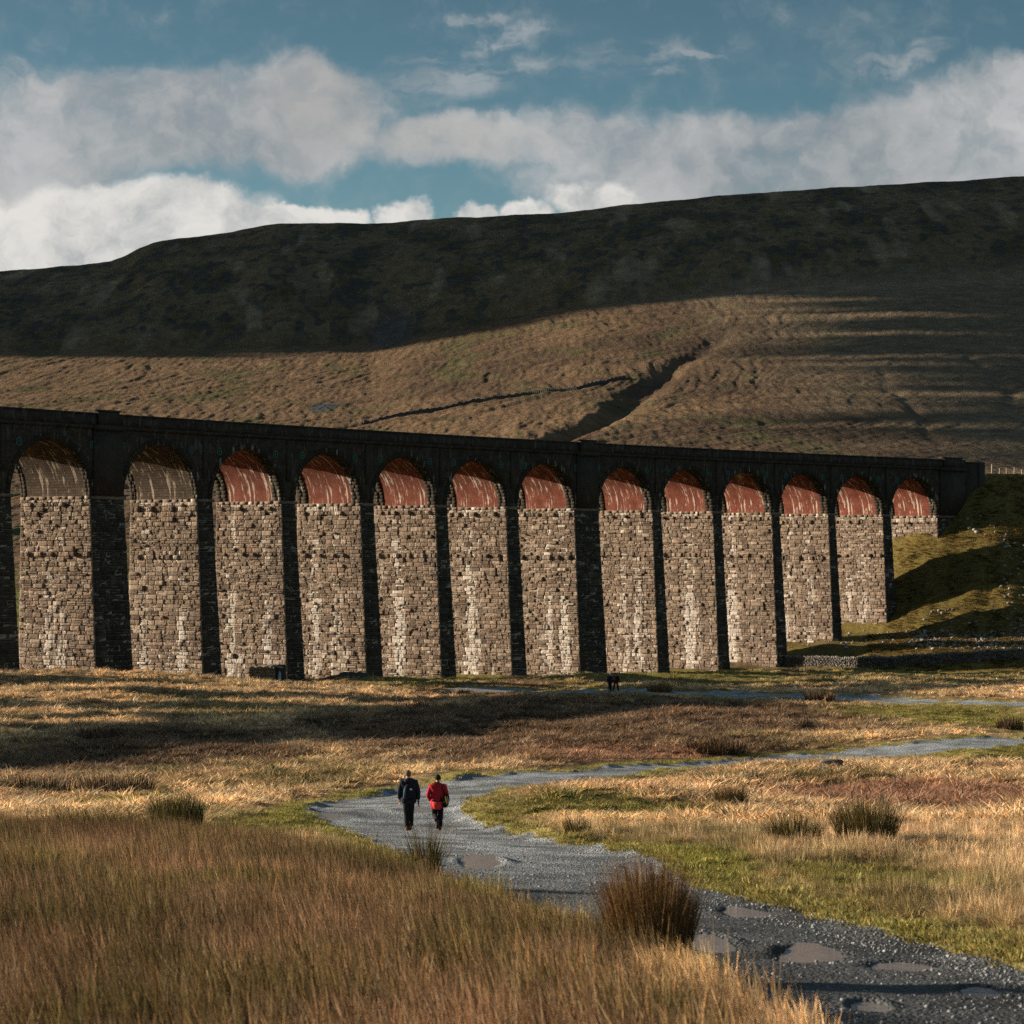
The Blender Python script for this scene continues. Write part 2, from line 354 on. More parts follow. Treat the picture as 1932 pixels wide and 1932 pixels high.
# ---------------------------------------------------------------- materials
def mat(name):
    m = bpy.data.materials.new(name); m.use_nodes = True; setnt(m.node_tree)
    b = N['Principled BSDF']; b.inputs['Specular IOR Level'].default_value = .25
    return m, b
def simple(name, c, rough=.8, noise=.25, scale=6, bump=0, spec=.25):
    m, b = mat(name); t = nd('ShaderNodeTexCoord')
    f, _ = NO(t.outputs['Object'], scale, 5, .6)
    k = MR(f, .25, .75, 1-noise, 1+noise, False)
    L.new(MIX(1.0, tuple(c), cbk(k), 'MULTIPLY'), b.inputs['Base Color'])
    b.inputs['Roughness'].default_value = rough; b.inputs['Specular IOR Level'].default_value = spec
    if bump: bmp(b, f, bump)
    return m
def cbk(k):
    n = nd('ShaderNodeCombineXYZ')
    for i in range(3): L.new(k, n.inputs[i])
    return n.outputs[0]
def bmp(b, h, strength, dist=.05):
    n = nd('ShaderNodeBump'); n.inputs['Strength'].default_value = strength; n.inputs['Distance'].default_value = dist
    L.new(h, n.inputs['Height']); L.new(n.outputs[0], b.inputs['Normal'])
def attr(name, t='GEOMETRY'):
    n = nd('ShaderNodeAttribute'); n.attribute_name = name; n.attribute_type = t; return n.outputs['Color']
# land with vertex colour
def land_mat(name, s1, s2, bs, bd, roughness=.95):
    m, b = mat(name); g = nd('ShaderNodeNewGeometry').outputs['Position']
    f1, _ = NO(g, s1, 6, .65); f2, _ = NO(g, s2, 5, .6)
    k = M_('MULTIPLY', MR(f1, .25, .75, .62, 1.38, False), MR(f2, .25, .75, .72, 1.28, False))
    L.new(MIX(1.0, attr('Col'), cbk(k), 'MULTIPLY'), b.inputs['Base Color'])
    b.inputs['Roughness'].default_value = roughness; b.inputs['Specular IOR Level'].default_value = .05
    bmp(b, M_('ADD', f1, f2), bs, bd); return m
m_ground = land_mat('moor_turf', 1.3, 7, .9, .18)
m_hill = land_mat('hill_turf', .06, .35, 1.0, 3.0)
# gravel
m_grav, b = mat('track_gravel'); g = nd('ShaderNodeNewGeometry').outputs['Position']
vo = nd('ShaderNodeTexVoronoi'); L.new(g, vo.inputs['Vector']); vo.inputs['Scale'].default_value = 22
vo2 = nd('ShaderNodeTexVoronoi'); L.new(g, vo2.inputs['Vector']); vo2.inputs['Scale'].default_value = 9
f1, _ = NO(g, .55, 5, .6); f2, _ = NO(g, 5, 5, .7)
cc = MIX(f2, (.08, .10, .115), (.38, .435, .475))
cs = nd('ShaderNodeSeparateColor'); L.new(vo.outputs['Color'], cs.inputs[0])
cc = MIX(MR(cs.outputs[0], .55, .95), cc, (.50, .52, .53)); cc = MIX(MR(f1, .38, .62), MIX(.6, cc, (.05, .056, .06)), cc)
L.new(MIX(1.0, cc, attr('Col'), 'MULTIPLY'), b.inputs['Base Color']); b.inputs['Roughness'].default_value = .75
bmp(b, M_('ADD', M_('MULTIPLY', vo.outputs['Distance'], -1.0), M_('ADD', M_('MULTIPLY', vo2.outputs['Distance'], -.8), f2)), 1.0, .06)
# water
m_water, b = mat('puddle_water'); g = nd('ShaderNodeNewGeometry').outputs['Position']
gs = V_('MULTIPLY', g, (3, 14, 1)); f, _ = NO(gs, 1.2, 3, .5); b.inputs['Base Color'].default_value = (.21, .17, .145, 1)
b.inputs['Roughness'].default_value = .07; b.inputs['Specular IOR Level'].default_value = .5; b.inputs['IOR'].default_value = 1.33; bmp(b, f, .55, .03)
# masonry of separate blocks, colour per block
def stone_mat(name, dark, light, pale, sooty, streak):
    m, b = mat(name); t = nd('ShaderNodeNewGeometry').outputs['Position']
    f1, _ = NO(t, .5, 5, .6); f2, _ = NO(t, 9, 5, .65); f3, _ = NO(V_('MULTIPLY', t, (1, 1, .16)), 1.5, 6, .65)
    a = attr('Col'); sp = nd('ShaderNodeSeparateColor'); L.new(a, sp.inputs[0])
    c = MIX(sp.outputs[0], dark, light)
    c = MIX(M_('MULTIPLY', sp.outputs[1], .7), c, pale)
    c = MIX(M_('MULTIPLY', MR(f1, .35, .7), sooty), c, (.02, .018, .016))
    c = MIX(M_('MULTIPLY', MR(M_('ADD', f3, M_('MULTIPLY', sp.outputs[2], .22)), .60, .74), streak), c, (.55, .51, .46))
    c = MIX(1.0, c, cbk(MR(f2, .25, .75, .6, 1.4, False)), 'MULTIPLY')
    L.new(c, b.inputs['Base Color']); b.inputs['Roughness'].default_value = .9; b.inputs['Specular IOR Level'].default_value = .12
    bmp(b, f2, 1.0, .13); return m
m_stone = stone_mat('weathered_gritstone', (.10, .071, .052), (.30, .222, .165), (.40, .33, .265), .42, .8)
m_soot_shade = stone_mat('shaded_sooty_gritstone', (.030, .025, .021), (.058, .048, .040), (.09, .08, .07), .5, .15)  # darker copy of the pier stone, the front's shade put into its colour
def wall_mat(name, base, base2, bw, bh, mortar, streak, scol, bmpd, sx=(3.4, .22, 1)):
    m, b = mat(name); t = nd('ShaderNodeUVMap').outputs[0]
    br = nd('ShaderNodeTexBrick'); L.new(t, br.inputs['Vector']); br.inputs['Scale'].default_value = 1; br.inputs['Brick Width'].default_value = bw
    br.inputs['Row Height'].default_value = bh; br.inputs['Mortar Size'].default_value = bh*.07; br.inputs['Color1'].default_value = (*base, 1); br.inputs['Color2'].default_value = (*base2, 1)
    br.inputs['Mortar'].default_value = (*mortar, 1); br.inputs['Bias'].default_value = 0; br.inputs['Mortar Smooth'].default_value = .3
    f1, _ = NO(t, .7, 5, .6); f2, _ = NO(t, 12, 5, .65)
    st, _ = NO(V_('MULTIPLY', t, sx), .8, 6, .7); st2, _ = NO(V_('MULTIPLY', t, (2, 1.2, 1)), .5, 3, .6)
    c = MIX(1.0, br.outputs[0], cbk(M_('MULTIPLY', MR(f1, .3, .7, .65, 1.3, False), MR(f2, .25, .75, .75, 1.25, False))), 'MULTIPLY')
    c = MIX(M_('MULTIPLY', MR(M_('ADD', st, M_('MULTIPLY', M_('SUBTRACT', st2, .5), .35)), .56, .60), streak), c, scol)
    L.new(c, b.inputs['Base Color']); b.inputs['Roughness'].default_value = .9; b.inputs['Specular IOR Level'].default_value = .1
    bmp(b, M_('ADD', M_('MULTIPLY', br.outputs['Fac'], -1), M_('MULTIPLY', f2, 1.2)), .8, bmpd); return m
m_brick = wall_mat('red_brick_soffit', (.185, .056, .036), (.135, .042, .028), .23, .085, (.09, .05, .04), .95, (.50, .42, .36), .02)
m_soffit = wall_mat('dark_stone_soffit', (.048, .034, .024), (.075, .056, .042), .8, .35, (.02, .016, .012), .85, (.36, .30, .24), .05, (2.6, .25, 1))
m_wall = wall_mat('shaded_sooty_wall', (.030, .024, .020), (.044, .036, .030), .85, .38, (.06, .05, .044), .25, (.2, .19, .17), .06, (3, .4, 1))  # blackened stone, darkened further to carry the shade of the front
m_iron = simple('green_iron', (.03, .10, .085), .6, .3, 9)
m_mort = simple('lime_mortar', (.22, .18, .14), .95, .35, 3, .4)

# ---------------------------------------------------------------- land meshes
def grid(xs_fn, rows, cols):
    Y = np.repeat(rows[:, None], len(cols), 1); X = xs_fn(Y, cols[None, :])
    return X, Y
def grid_faces(nr, nc):
    i = np.arange(nr-1)[:, None]*nc+np.arange(nc-1)[None, :]
    return np.stack([i, i+1, i+nc+1, i+nc], -1).reshape(-1, 4)
cin = np.linspace(-.245, .245, 760); cout = np.array([.26, .28, .31, .35, .40, .47, .56, .7])
cols = np.concatenate([-cout[::-1], cin, cout])
rows = np.concatenate([np.linspace(.5, 9.5, 20), np.geomspace(10, 462, 1000)])
X, Y = grid(lambda Y, c: c*(Y+5), rows, cols); nr, nc = X.shape
xf, yf = X.ravel(), Y.ravel()
td = trackd(xf, yf); trk = 1-ss(td, -.5, .25)
Zg = level(xf, yf, H(xf, yf, trk))
Fg = grid_faces(nr, nc)
cg_, zg_, zv_, zb_, ze_ = cover(xf, yf, td)
cg_ = cg_*(.45+.55*np.clip(zg_+zv_+ze_, 0, 1)[:, None])        # ground between the tufts is darker than the blades
fc = td[Fg].mean(1) < 0
V3 = np.stack([xf, yf, Zg], 1)
def sub(V, Fc, *arrs):
    idx = np.unique(Fc); mp = np.full(len(V), -1); mp[idx] = np.arange(len(idx)); return V[idx], mp[Fc], [a[idx] for a in arrs]
v, f, (c,) = sub(V3, Fg[~fc], cg_)
tag(np_mesh('ground', v, f, m_ground, smooth=True, col=c), 'rough moorland ground under the grass', kind='structure')
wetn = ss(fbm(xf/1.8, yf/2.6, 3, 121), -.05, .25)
tc_ = (.22+.78*ss(yf+9*fbm(xf/4, yf/4, 2, 123), 28, 52))[:, None]*np.array([[1., 1., 1.]])  # near gravel darkened by distance, shade painted into its colour
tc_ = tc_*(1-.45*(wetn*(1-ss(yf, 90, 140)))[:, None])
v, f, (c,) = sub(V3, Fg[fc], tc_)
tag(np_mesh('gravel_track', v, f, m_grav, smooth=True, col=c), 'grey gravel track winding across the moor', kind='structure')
# hill
cin = np.linspace(-.245, .245, 820); cols2 = np.concatenate([-cout[::-1], cin, cout])
rows2 = np.concatenate([np.geomspace(458, 2300, 520), np.linspace(2306, 2900, 230), np.linspace(2950, 5200, 12)])
X, Y = grid(lambda Y, c: c*(Y+5), rows2, cols2); xh, yh = X.ravel(), Y.ravel(); Zh = H(xh, yh)
e = 6.0
hx = (np.gradient(Zh.reshape(X.shape), axis=1)/np.gradient(X, axis=1)).ravel()
n1 = fbm(xh/60., yh/120., 4, 201); n2 = fbm(xh/15., yh/30., 3, 205); n3 = fbm(xh/200., yh/260., 3, 209)
nh = len(xh); T = lambda c: np.tile(np.array(c), (nh, 1))
c = lerp(T((.155, .102, .060)), T((.080, .054, .036)), ss(n3+.5*n2+.0016*xh, -.2, .4))  # turf darkens to the right, cloud shade painted into its colour
c = lerp(c, T((.085, .080, .036)), .75*ss(n1+.3*n2, .05, .35))
c = lerp(c, T((.055, .042, .032)), .7*ss(n2+.3*n3, .15, .4)*ss(xh, -100, 150))  # more of the cloud shade, painted as darker turf
far = ss(yh, 2330, 2450)
cs_ = lerp(T((.145, .108, .064)), T((.095, .080, .040)), ss(n1, -.2, .3)); cs_ = lerp(cs_, T((.050, .047, .043)), ss(n2+.6*n1, .0, .22)*.9)
cs_ = lerp(cs_, T((.24, .19, .125)), .7*ss(fbm(xh/40., yh/200., 4, 221), .15, .4))
c = lerp(c, T((.19, .15, .10)), .6*ss(xh+40*n1, 120, 260))  # right side lightened to offset the added cloud's shade
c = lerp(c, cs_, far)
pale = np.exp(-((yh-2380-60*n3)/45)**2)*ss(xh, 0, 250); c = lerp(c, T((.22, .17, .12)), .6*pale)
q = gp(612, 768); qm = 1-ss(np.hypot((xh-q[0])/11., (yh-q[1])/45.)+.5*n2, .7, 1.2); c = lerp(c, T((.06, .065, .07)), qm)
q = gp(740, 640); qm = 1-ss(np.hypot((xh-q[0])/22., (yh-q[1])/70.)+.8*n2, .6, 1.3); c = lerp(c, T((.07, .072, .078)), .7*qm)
c = lerp(c, T((.13, .14, .035)), .8*(1-ss(yh, 620, 800))*(1-ss(xh, -80, -20))*ss(n1+n2, -.3, .1))
c = c*(1+.4*n2[:, None])
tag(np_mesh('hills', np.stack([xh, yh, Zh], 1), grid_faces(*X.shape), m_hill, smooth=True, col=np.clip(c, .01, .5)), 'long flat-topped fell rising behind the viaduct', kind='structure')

# unseen cloud added at left, shaped to shade the scarp and right fell
gx_ = np.arange(-1100, 1101, 20.); gy_ = np.arange(950, 3200, 20.); CX, CY = np.meshgrid(gx_, gy_); cx_, cy_ = CX.ravel(), CY.ravel()
t_ = cx_/cy_; uu = t_*F+966; tb = (HV-np.interp(uu, _bu, _bv))/F; tr = (HV-np.interp(uu, _ru, _rv))/F
cz_ = np.where(cy_ < 2400, (-.04+(tb+.04)*np.clip((cy_-450)/1950., 0, 1)**.6)*cy_, tb*2400+(tr*2870-tb*2400)*np.clip((cy_-2400)/470., 0, 1))
lim = 2330+230*fbm(cx_/230., cy_/230., 4, 801); mk = np.maximum(ss(cy_, lim, lim+90), ss(cx_+110*fbm(cx_/200., cy_/260., 3, 803)-.06*cy_, 70, 190))
mk = mk*(1-ss(cy_, 3040, 3120))*ss(cx_, -1080, -1000)*(1-ss(cx_, 1000, 1080))*ss(cy_, 960, 1020); mk = mk-.45*ss(fbm(cx_/60., cy_/120., 4, 805), .05, .3)*(cy_ < 2420)-.4*ss(fbm(cx_/55., cy_/90., 3, 815), .28, .36)
rc_ = np.random.RandomState(817).rand(len(cx_)); hole = np.where((cy_ < 2350) & (cx_ > 60), rc_ < .21, rc_ < np.where(cy_ < lim+170, .16, .095)); mk = np.where(hole, 0, mk)
CH = 1050.; k_ = (CH-cz_)/sd.z; px_, py_ = cx_+sd.x*k_, cy_+sd.y*k_; thick = 25+85*np.clip(mk, 0, 1)*(1+.6*fbm(cx_/120., cy_/120., 4, 807))
n0 = len(cx_); V_c = np.vstack([np.stack([px_, py_, np.full(n0, CH)-.15*thick], 1), np.stack([px_, py_, CH+thick], 1)])
fq = grid_faces(*CX.shape); keep = (mk[fq] > .45).all(1); fq = fq[keep]
ed_ = {}
for q4 in fq:
    for i in range(4):
        a_, b_ = int(q4[i]), int(q4[(i+1) % 4])
        if (b_, a_) in ed_: del ed_[(b_, a_)]
        else: ed_[(a_, b_)] = 1
side = np.array([(a_, b_, b_+n0, a_+n0) for a_, b_ in ed_])
m_shade_cloud, b = mat('shade_cloud_white'); g = nd('ShaderNodeNewGeometry').outputs['Position']; f_, _ = NO(g, .01, 5, .6)
L.new(MIX(f_, (.70, .71, .73), (.85, .85, .85)), b.inputs['Base Color']); b.inputs['Roughness'].default_value = 1
tag(np_mesh('shade_cloud', V_c, np.vstack([fq[:, ::-1], fq+n0, side]), m_shade_cloud, smooth=True), kind='structure')
# ---------------------------------------------------------------- VIADUCT
VIA = empty('viaduct', (*vp(110, WID/2), -17.))
VINV = Matrix.Translation((-VIA.location[0], -VIA.location[1], 17.))
def vpart(mb, name, material, parent=VIA, **k):
    o = mb.build(name, material, parent, **k)
    if parent is VIA: o.matrix_parent_inverse = VINV
    return o
def cub(o): o.matrix_parent_inverse = VINV
ZB = -21.0
FB = 4.2
def batt(z): return np.maximum(0, (ZSP-z))/70.     # how much the piers swell towards the ground
def blocks(mb, P0, U, Vz, Nn, width, zlo, zhi, rng, nx=4, nz=3, prot=.19, rows_special=(), lime=None, hmin=.42, hmax=.70):
    """coursed rock-faced masonry; P0(a,z)-> xyz for arrays a (0..1 across), z height; Nn outward normal"""
    z = zlo; gx = np.linspace(0, 1, nx+1); gz = np.linspace(0, 1, nz+1)
    GX, GZ = np.meshgrid(gx, gz); gxf, gzf = GX.ravel(), GZ.ravel()
    edge = (gxf < .001) | (gxf > .999) | (gzf < .001) | (gzf > .999)
    ff = grid_faces(nz+1, nx+1)
    Vs, Fs, Cs = [], [], []; n = 0
    while z < zhi-.12:
        h = rng.uniform(hmin, hmax)
        if rng.rand() < .22: h *= .5
        if z+h > zhi-.15: h = zhi-z
        sp = any(abs(z+h/2-r) < h/2 for r in rows_special)
        x = 0.; k = 0; nxt = rng.uniform(.6, 1.2)
        while x < width-.01:
            l = rng.uniform(.45, 1.25) if rng.rand() < .7 else rng.uniform(1.0, 1.9)
            if sp: l = rng.uniform(.5, .8)
            if x+l > width-.3: l = width-x
            big = sp and x > nxt
            halves = [(0., 1.)] if (sp or h < .4 or rng.rand() > .28) else [(0., .5), (.5, 1.)]
            if big: nxt = x+l+rng.uniform(.7, 2.9)
            for ha, hb in halves:
                g = .02
                a = (x+g+(l-2*g)*gxf)/width; zz = z+h*ha+g+(h*(hb-ha)-2*g)*gzf
                r0 = (rng.uniform(.28, .6) if big else prot*rng.uniform(.1, 1)**1.2+(prot*1.0 if rng.rand() < .05 else 0))
                off = r0+rng.uniform(-1, 1, len(a))*min(.062, prot*.45)+prot*.35*((gxf-.5)*rng.uniform(-1, 1)+(gzf-.5)*rng.uniform(-1, 1))
                ins = ~edge
                off = np.where(edge, off*.86-.004, off+.012)
                p = P0(a, zz)+Nn*off[:, None]
                # skirt back to the wall
                ring = [i for i in range(nx+1)]+[(nx+1)*j+nx for j in range(1, nz+1)]+[(nx+1)*nz+i for i in range(nx-1, -1, -1)]+[(nx+1)*j for j in range(nz-1, 0, -1)]
                pb = P0(a[ring], zz[ring])-Nn*.05
                nr_ = len(ring); bi = len(p)+np.arange(nr_)
                sk = np.stack([bi, np.roll(bi, -1), np.roll(ring, -1), np.array(ring)], 1)
                Vs.append(p); Vs.append(pb); Fs.append(ff+n); Fs.append(sk+n); m = len(p)+len(pb); n += m
                t1 = rng.beta(1.6, 1.6); t2 = 1. if rng.rand() < .12 else rng.uniform(0, .35)
                lm = 0. if lime is None else lime(x+l/2, z+h/2)
                Cs.append(np.tile((t1, t2, lm), (m, 1)))
            x += l; k += 1
        z += h
    mb.add(np.vstack(Vs), np.vstack(Fs), np.vstack(Cs))
PBOT = {}
def pier(i):
    rng = np.random.RandomState(100+i)
    sL = LEFT[i]; wid = (LEFT[i+1]-SPAN-sL) if i < 24 else 8.0
    fine = i >= 11
    th = np.interp(sL+wid/2, _s, _th); d = np.array([math.cos(th), math.sin(th), 0]); nf = np.array([math.sin(th), -math.cos(th), 0])
    o0 = np.array([*vp(sL, 0), 0]); 
    def L0(a, z):      # left face: a=0 back .. 1 front
        bt = batt(z); w = (WID+bt*(FB+.3))*(1-a)-bt*FB
        return o0[None]-d[None]*bt[:, None]-nf[None]*w[:, None]+np.array([0, 0, 1])[None]*z[:, None]
    def F0(a, z):
        bt = batt(z); q = -bt+(wid+2*bt)*a
        return o0[None]+d[None]*q[:, None]+nf[None]*(bt*FB)[:, None]+np.array([0, 0, 1])[None]*z[:, None]
    core = MB(); cz = np.array([ZB, ZSP]); v = []
    for z in cz:
        bt = float(batt(z))-.0
        for (q, w) in ((-bt, -bt*FB), (wid+bt, -bt*FB), (wid+bt, WID+bt*.3), (-bt, WID+bt*.3)):
            v.append(o0+d*q-nf*w+np.array([0, 0, z]))
    core.add(v, [(0, 1, 5, 4), (1, 2, 6, 5), (2, 3, 7, 6), (3, 0, 4, 7), (4, 5, 6, 7)])
    hw = 5.0; uvs = []
    p = core.build('pier', m_mort if fine else m_wall, VIA, uv=[(0, 0), (wid, 0), (wid+WID, 0), (2*wid+WID, 0), (0, 28), (wid, 28), (wid+WID, 28), (2*wid+WID, 28)]); cub(p)
    if fine:
        zlo = {11: -16.5, 12: -17, 23: -14, 24: -1.}.get(i, -19.5)
        rs = (ZSP-1.15, .05)
        c1, c2 = rng.uniform(2, 10, 2)
        lm = lambda x, z: (max(0, 1-abs(x-c1)/1.6)+max(0, 1-abs(x-c2)/1.2))*(1 if z < -6 or rng.rand() < .3 else .2)+(.45 if z < -12 and rng.rand() < .3 else 0)+(.5 if z > ZSP-.9 else 0)
        mb = MB(); blocks(mb, L0, None, None, -d, WID, zlo, ZSP-.4, rng, 7, 5, .19, rs, lm)
        o = mb.build('stone_facing', m_stone, p); 
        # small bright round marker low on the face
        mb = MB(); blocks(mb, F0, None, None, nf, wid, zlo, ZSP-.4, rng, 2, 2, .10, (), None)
        o = mb.build('front_stone_facing', m_soot_shade, p)
        # impost course
        mb = MB(); x = -.05
        while x < WID+.05:
            l = min(rng.uniform(.8, 1.7), WID+.06-x); 
            if WID+.06-(x+l) < .3: l = WID+.06-x
            R = np.array([d, -nf, [0, 0, 1]]).T
            mb.box((-.10-rng.uniform(0, .05), x, ZSP-.42), (-.0, x+l-.03, ZSP-.03), (rng.uniform(.0, .7), rng.uniform(.0, .3), rng.choice([0, 0, .6])), R, o0, .05, rng); x += l
        mb.box((0, -.22, ZSP-.42), (wid, 0, ZSP-.03), (.4, .2, 0), R, o0)
        mb.box((wid, -.2, ZSP-.42), (wid+.25, WID+.2, ZSP-.03), (.4, .2, 0), R, o0)
        mb.build('impost', m_stone, p)
    return p
for i in range(25): pier(i)
# arches: barrel, stone rings, spandrels
ZCR = ZSP+RAD
def arch(i):
    rng = np.random.RandomState(300+i); s1 = LEFT[i+1]; s0 = s1-SPAN; sc_ = (s0+s1)/2
    fine = i >= 10
    brick = i >= 13
    w0, w1 = (1.7, WID-2.0) if brick else (1.0, WID-1.0)
    na, nw = 48, 6
    th = np.linspace(0, math.pi, na+1)
    def pt(a, w, r):   # a angle from right springing
        s = sc_+r*np.cos(a); x, y = vp(s, w); return np.stack([x, y, ZSP+r*np.sin(a)], -1)
    A, Wg = np.meshgrid(th, np.linspace(w0, w1, nw+1), indexing='ij')
    r_in = RAD+(.06 if brick else .03)
    v = pt(A.ravel(), Wg.ravel(), r_in); uv = np.stack([Wg.ravel()+i*3.3, A.ravel()*RAD], 1)
    f = grid_faces(na+1, nw+1)[:, ::-1]
    o = np_mesh('brick_vault' if brick else 'stone_vault', v, f, m_brick if brick else m_soffit, VIA, smooth=True, uv=uv); cub(o)
    # voussoir rings front and back
    for nm, (wa, wb) in (('arch_ring', (-.06, w0)), ('arch_ring', (w1, WID+.06))):
        mb = MB(); nv = 41 if fine else 21
        for k in range(nv):
            a0, a1 = math.pi*k/nv+.002, math.pi*(k+1)/nv-.002
            split = [wa]+([wa+(wb-wa)*rng.uniform(.35, .65)] if fine else [])+[wb]
            for q in range(len(split)-1):
                rr = RAD+rng.uniform(-.03, .03) if fine else RAD; ro = RAD+.78
                aa = np.array([a0, a1, a1, a0]); 
                pa = [pt(np.array([a]), np.array([w]), r)[0] for w in (split[q], split[q+1]) for (a, r) in ((a0, rr), (a1, rr), (a1, ro), (a0, ro))]
                mb.add(pa, [(0, 1, 2, 3), (7, 6, 5, 4), (0, 4, 5, 1), (1, 5, 6, 2), (2, 6, 7, 3), (3, 7, 4, 0)], (rng.uniform(.2, .7), rng.uniform(0, .12), rng.uniform(0, .35)))
        o = mb.build(nm, m_ringstone, VIA); cub(o)
m_ringstone = stone_mat('mossy_ring_stone', (.020, .017, .013), (.05, .042, .031), (.08, .068, .052), .4, .5)
for i in range(24): arch(i)
# spandrel walls, one per bay and side
def spandrel(i):
    wl = LEFT[i+1]-SPAN-LEFT[i]; s0 = LEFT[i+1]-SPAN; s1 = LEFT[i+1]; sc_ = (s0+s1)/2; re = RAD+.78
    a = LEFT[i]+wl/2; wr = (LEFT[i+2]-SPAN-s1) if i < 23 else 8.0; b = s1+(wr/2 if i < 23 else 8.0)
    if i == 0: a = LEFT[0]
    ss_ = np.unique(np.concatenate([np.linspace(a, b, 24), sc_+re*np.cos(np.linspace(0, math.pi, 40)), [s0, s1]])); ss_ = ss_[(ss_ >= a-1e-6) & (ss_ <= b+1e-6)]
    for w, nm, fl in ((.0, 'spandrel_wall', 1), (WID, 'spandrel_wall', -1)):
        v, uv = [], []
        for s in ss_:
            zb = ZSP+math.sqrt(max(0, re*re-(s-sc_)**2))*.999 if abs(s-sc_) < re else ZSP
            zb = min(zb, ZST)
            x, y = vp(s, w)
            for z in np.linspace(zb, ZST, 5): v.append((x, y, z)); uv.append((s, z))
        n = len(ss_); f = grid_faces(n, 5)
        if fl > 0: f = f[:, ::-1]
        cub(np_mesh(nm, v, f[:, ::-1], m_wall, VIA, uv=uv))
    # tie plates
    for s in (s1+wr*.5-2.6, s1+wr*.5+2.6) if i < 23 else ():
        mb = MB(); th = np.interp(s, _s, _th); d = np.array([math.cos(th), math.sin(th), 0]); nf = np.array([math.sin(th), -math.cos(th), 0]); o0 = np.array([*vp(s, 0), ZST-2.2])
        R = np.array([d, -nf, [0, 0, 1]]).T; n = 20; v = []
        for k in range(n):
            a_ = 2*math.pi*k/n
            for r, q in ((.34, -.02), (.47, -.02), (.47, -.1), (.34, -.1)): v.append((r*math.cos(a_), q, r*math.sin(a_)*1.15))
        v = np.array(v)@R.T+o0; f = [(4*k+j, 4*((k+1) % n)+j, 4*((k+1) % n)+(j+1) % 4, 4*k+(j+1) % 4) for k in range(n) for j in range(4)]
        mb.add(v, f); mb.box((-.05, -.12, -.5), (.05, -.01, .5), None, R, o0); mb.box((-.4, -.11, -.05), (.4, -.015, .05), None, R, o0)
        if i >= 10: cub(mb.build('tie_plate', m_iron, VIA))
for i in range(24): spandrel(i)
# sweeps along the whole length: string course, parapets, coping, deck
def sweep(name, prof, sa, sb, material, step=1.5, cap=True):
    n = int((sb-sa)/step)+1; S = np.linspace(sa, sb, n); v = []; uv = []
    for s in S:
        for (w, z) in prof:
            x, y = vp(s, w); v.append((x, y, z)); uv.append((s, z+w))
    m = len(prof); f = [(i*m+j, i*m+(j+1) % m, (i+1)*m+(j+1) % m, (i+1)*m+j) for i in range(n-1) for j in range(m)]
    me = np_mesh(name, v, f, material, VIA, uv=uv); cub(me)
    if cap:
        bm = bmesh.new(); bm.from_mesh(me.data); bm.verts.ensure_lookup_table()
        bm.faces.new([bm.verts[j] for j in range(m)][::-1]); bm.faces.new([bm.verts[(n-1)*m+j] for j in range(m)]); bmesh.ops.recalc_face_normals(bm, faces=bm.faces); bm.to_mesh(me.data); bm.free()
    return me
SA, SB = LEFT[0], LEFT[-1]+8.
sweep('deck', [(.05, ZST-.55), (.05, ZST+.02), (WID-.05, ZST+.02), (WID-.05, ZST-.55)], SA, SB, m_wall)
for a, b_, sg in ((0, .5, -1), (WID-.5, WID, 1)):
    w_out = 0 if sg < 0 else WID
    sweep('string_course', [(w_out+sg*.02, ZST-.25), (w_out+sg*.30, ZST-.05), (w_out+sg*.34, ZST+.22), (w_out-sg*.1, ZST+.26), (w_out-sg*.1, ZST-.2)], SA, SB, m_wall)
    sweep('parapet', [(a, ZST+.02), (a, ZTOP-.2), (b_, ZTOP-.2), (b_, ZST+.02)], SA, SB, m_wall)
    sweep('coping', [(a-.09, ZTOP-.2), (a-.09, ZTOP-.04), ((a+b_)/2, ZTOP), (b_+.09, ZTOP-.04), (b_+.09, ZTOP-.2)], SA, SB, m_wall)
# king-pier pilasters with their raised refuges, ordinary pilasters
for i in range(25):
    wid = (LEFT[i+1]-SPAN-LEFT[i]) if i < 24 else 8.0; s0 = LEFT[i]
    th = np.interp(s0+wid/2, _s, _th); d = np.array([math.cos(th), math.sin(th), 0]); nf = np.array([math.sin(th), -math.cos(th), 0]); R = np.array([d, -nf, [0, 0, 1]]).T
    mb = MB(); o0 = np.array([*vp(s0+wid/2, 0), 0]); hw = wid/2
    king = i in KING or i == 24
    if king:
        mb.box((-hw*.86, -.28, ZSP+.0), (hw*.86, .02, ZST-.28), (.5, .2, 0), R, o0)
        mb.box((-hw*.9, -.62, ZST-.3), (hw*.9, -.2, ZST+.3), (.5, .2, 0), R, o0)
        mb.box((-hw*.62, -.42, ZST+.28), (hw*.62, -.12, ZTOP+.19), (.5, .2, 0), R, o0); mb.box((-hw*.7, -.5, ZTOP+.17), (hw*.7, .62, ZTOP+.36), (.6, .4, 0), R, o0)
    else:
        mb.box((-.42, -.14, ZSP+2.6), (.42, .02, ZST-.26), (.5, .2, 0), R, o0)
    if i < 11 and not king: continue
    cub(mb.build('pilaster', m_soot_shade, VIA))
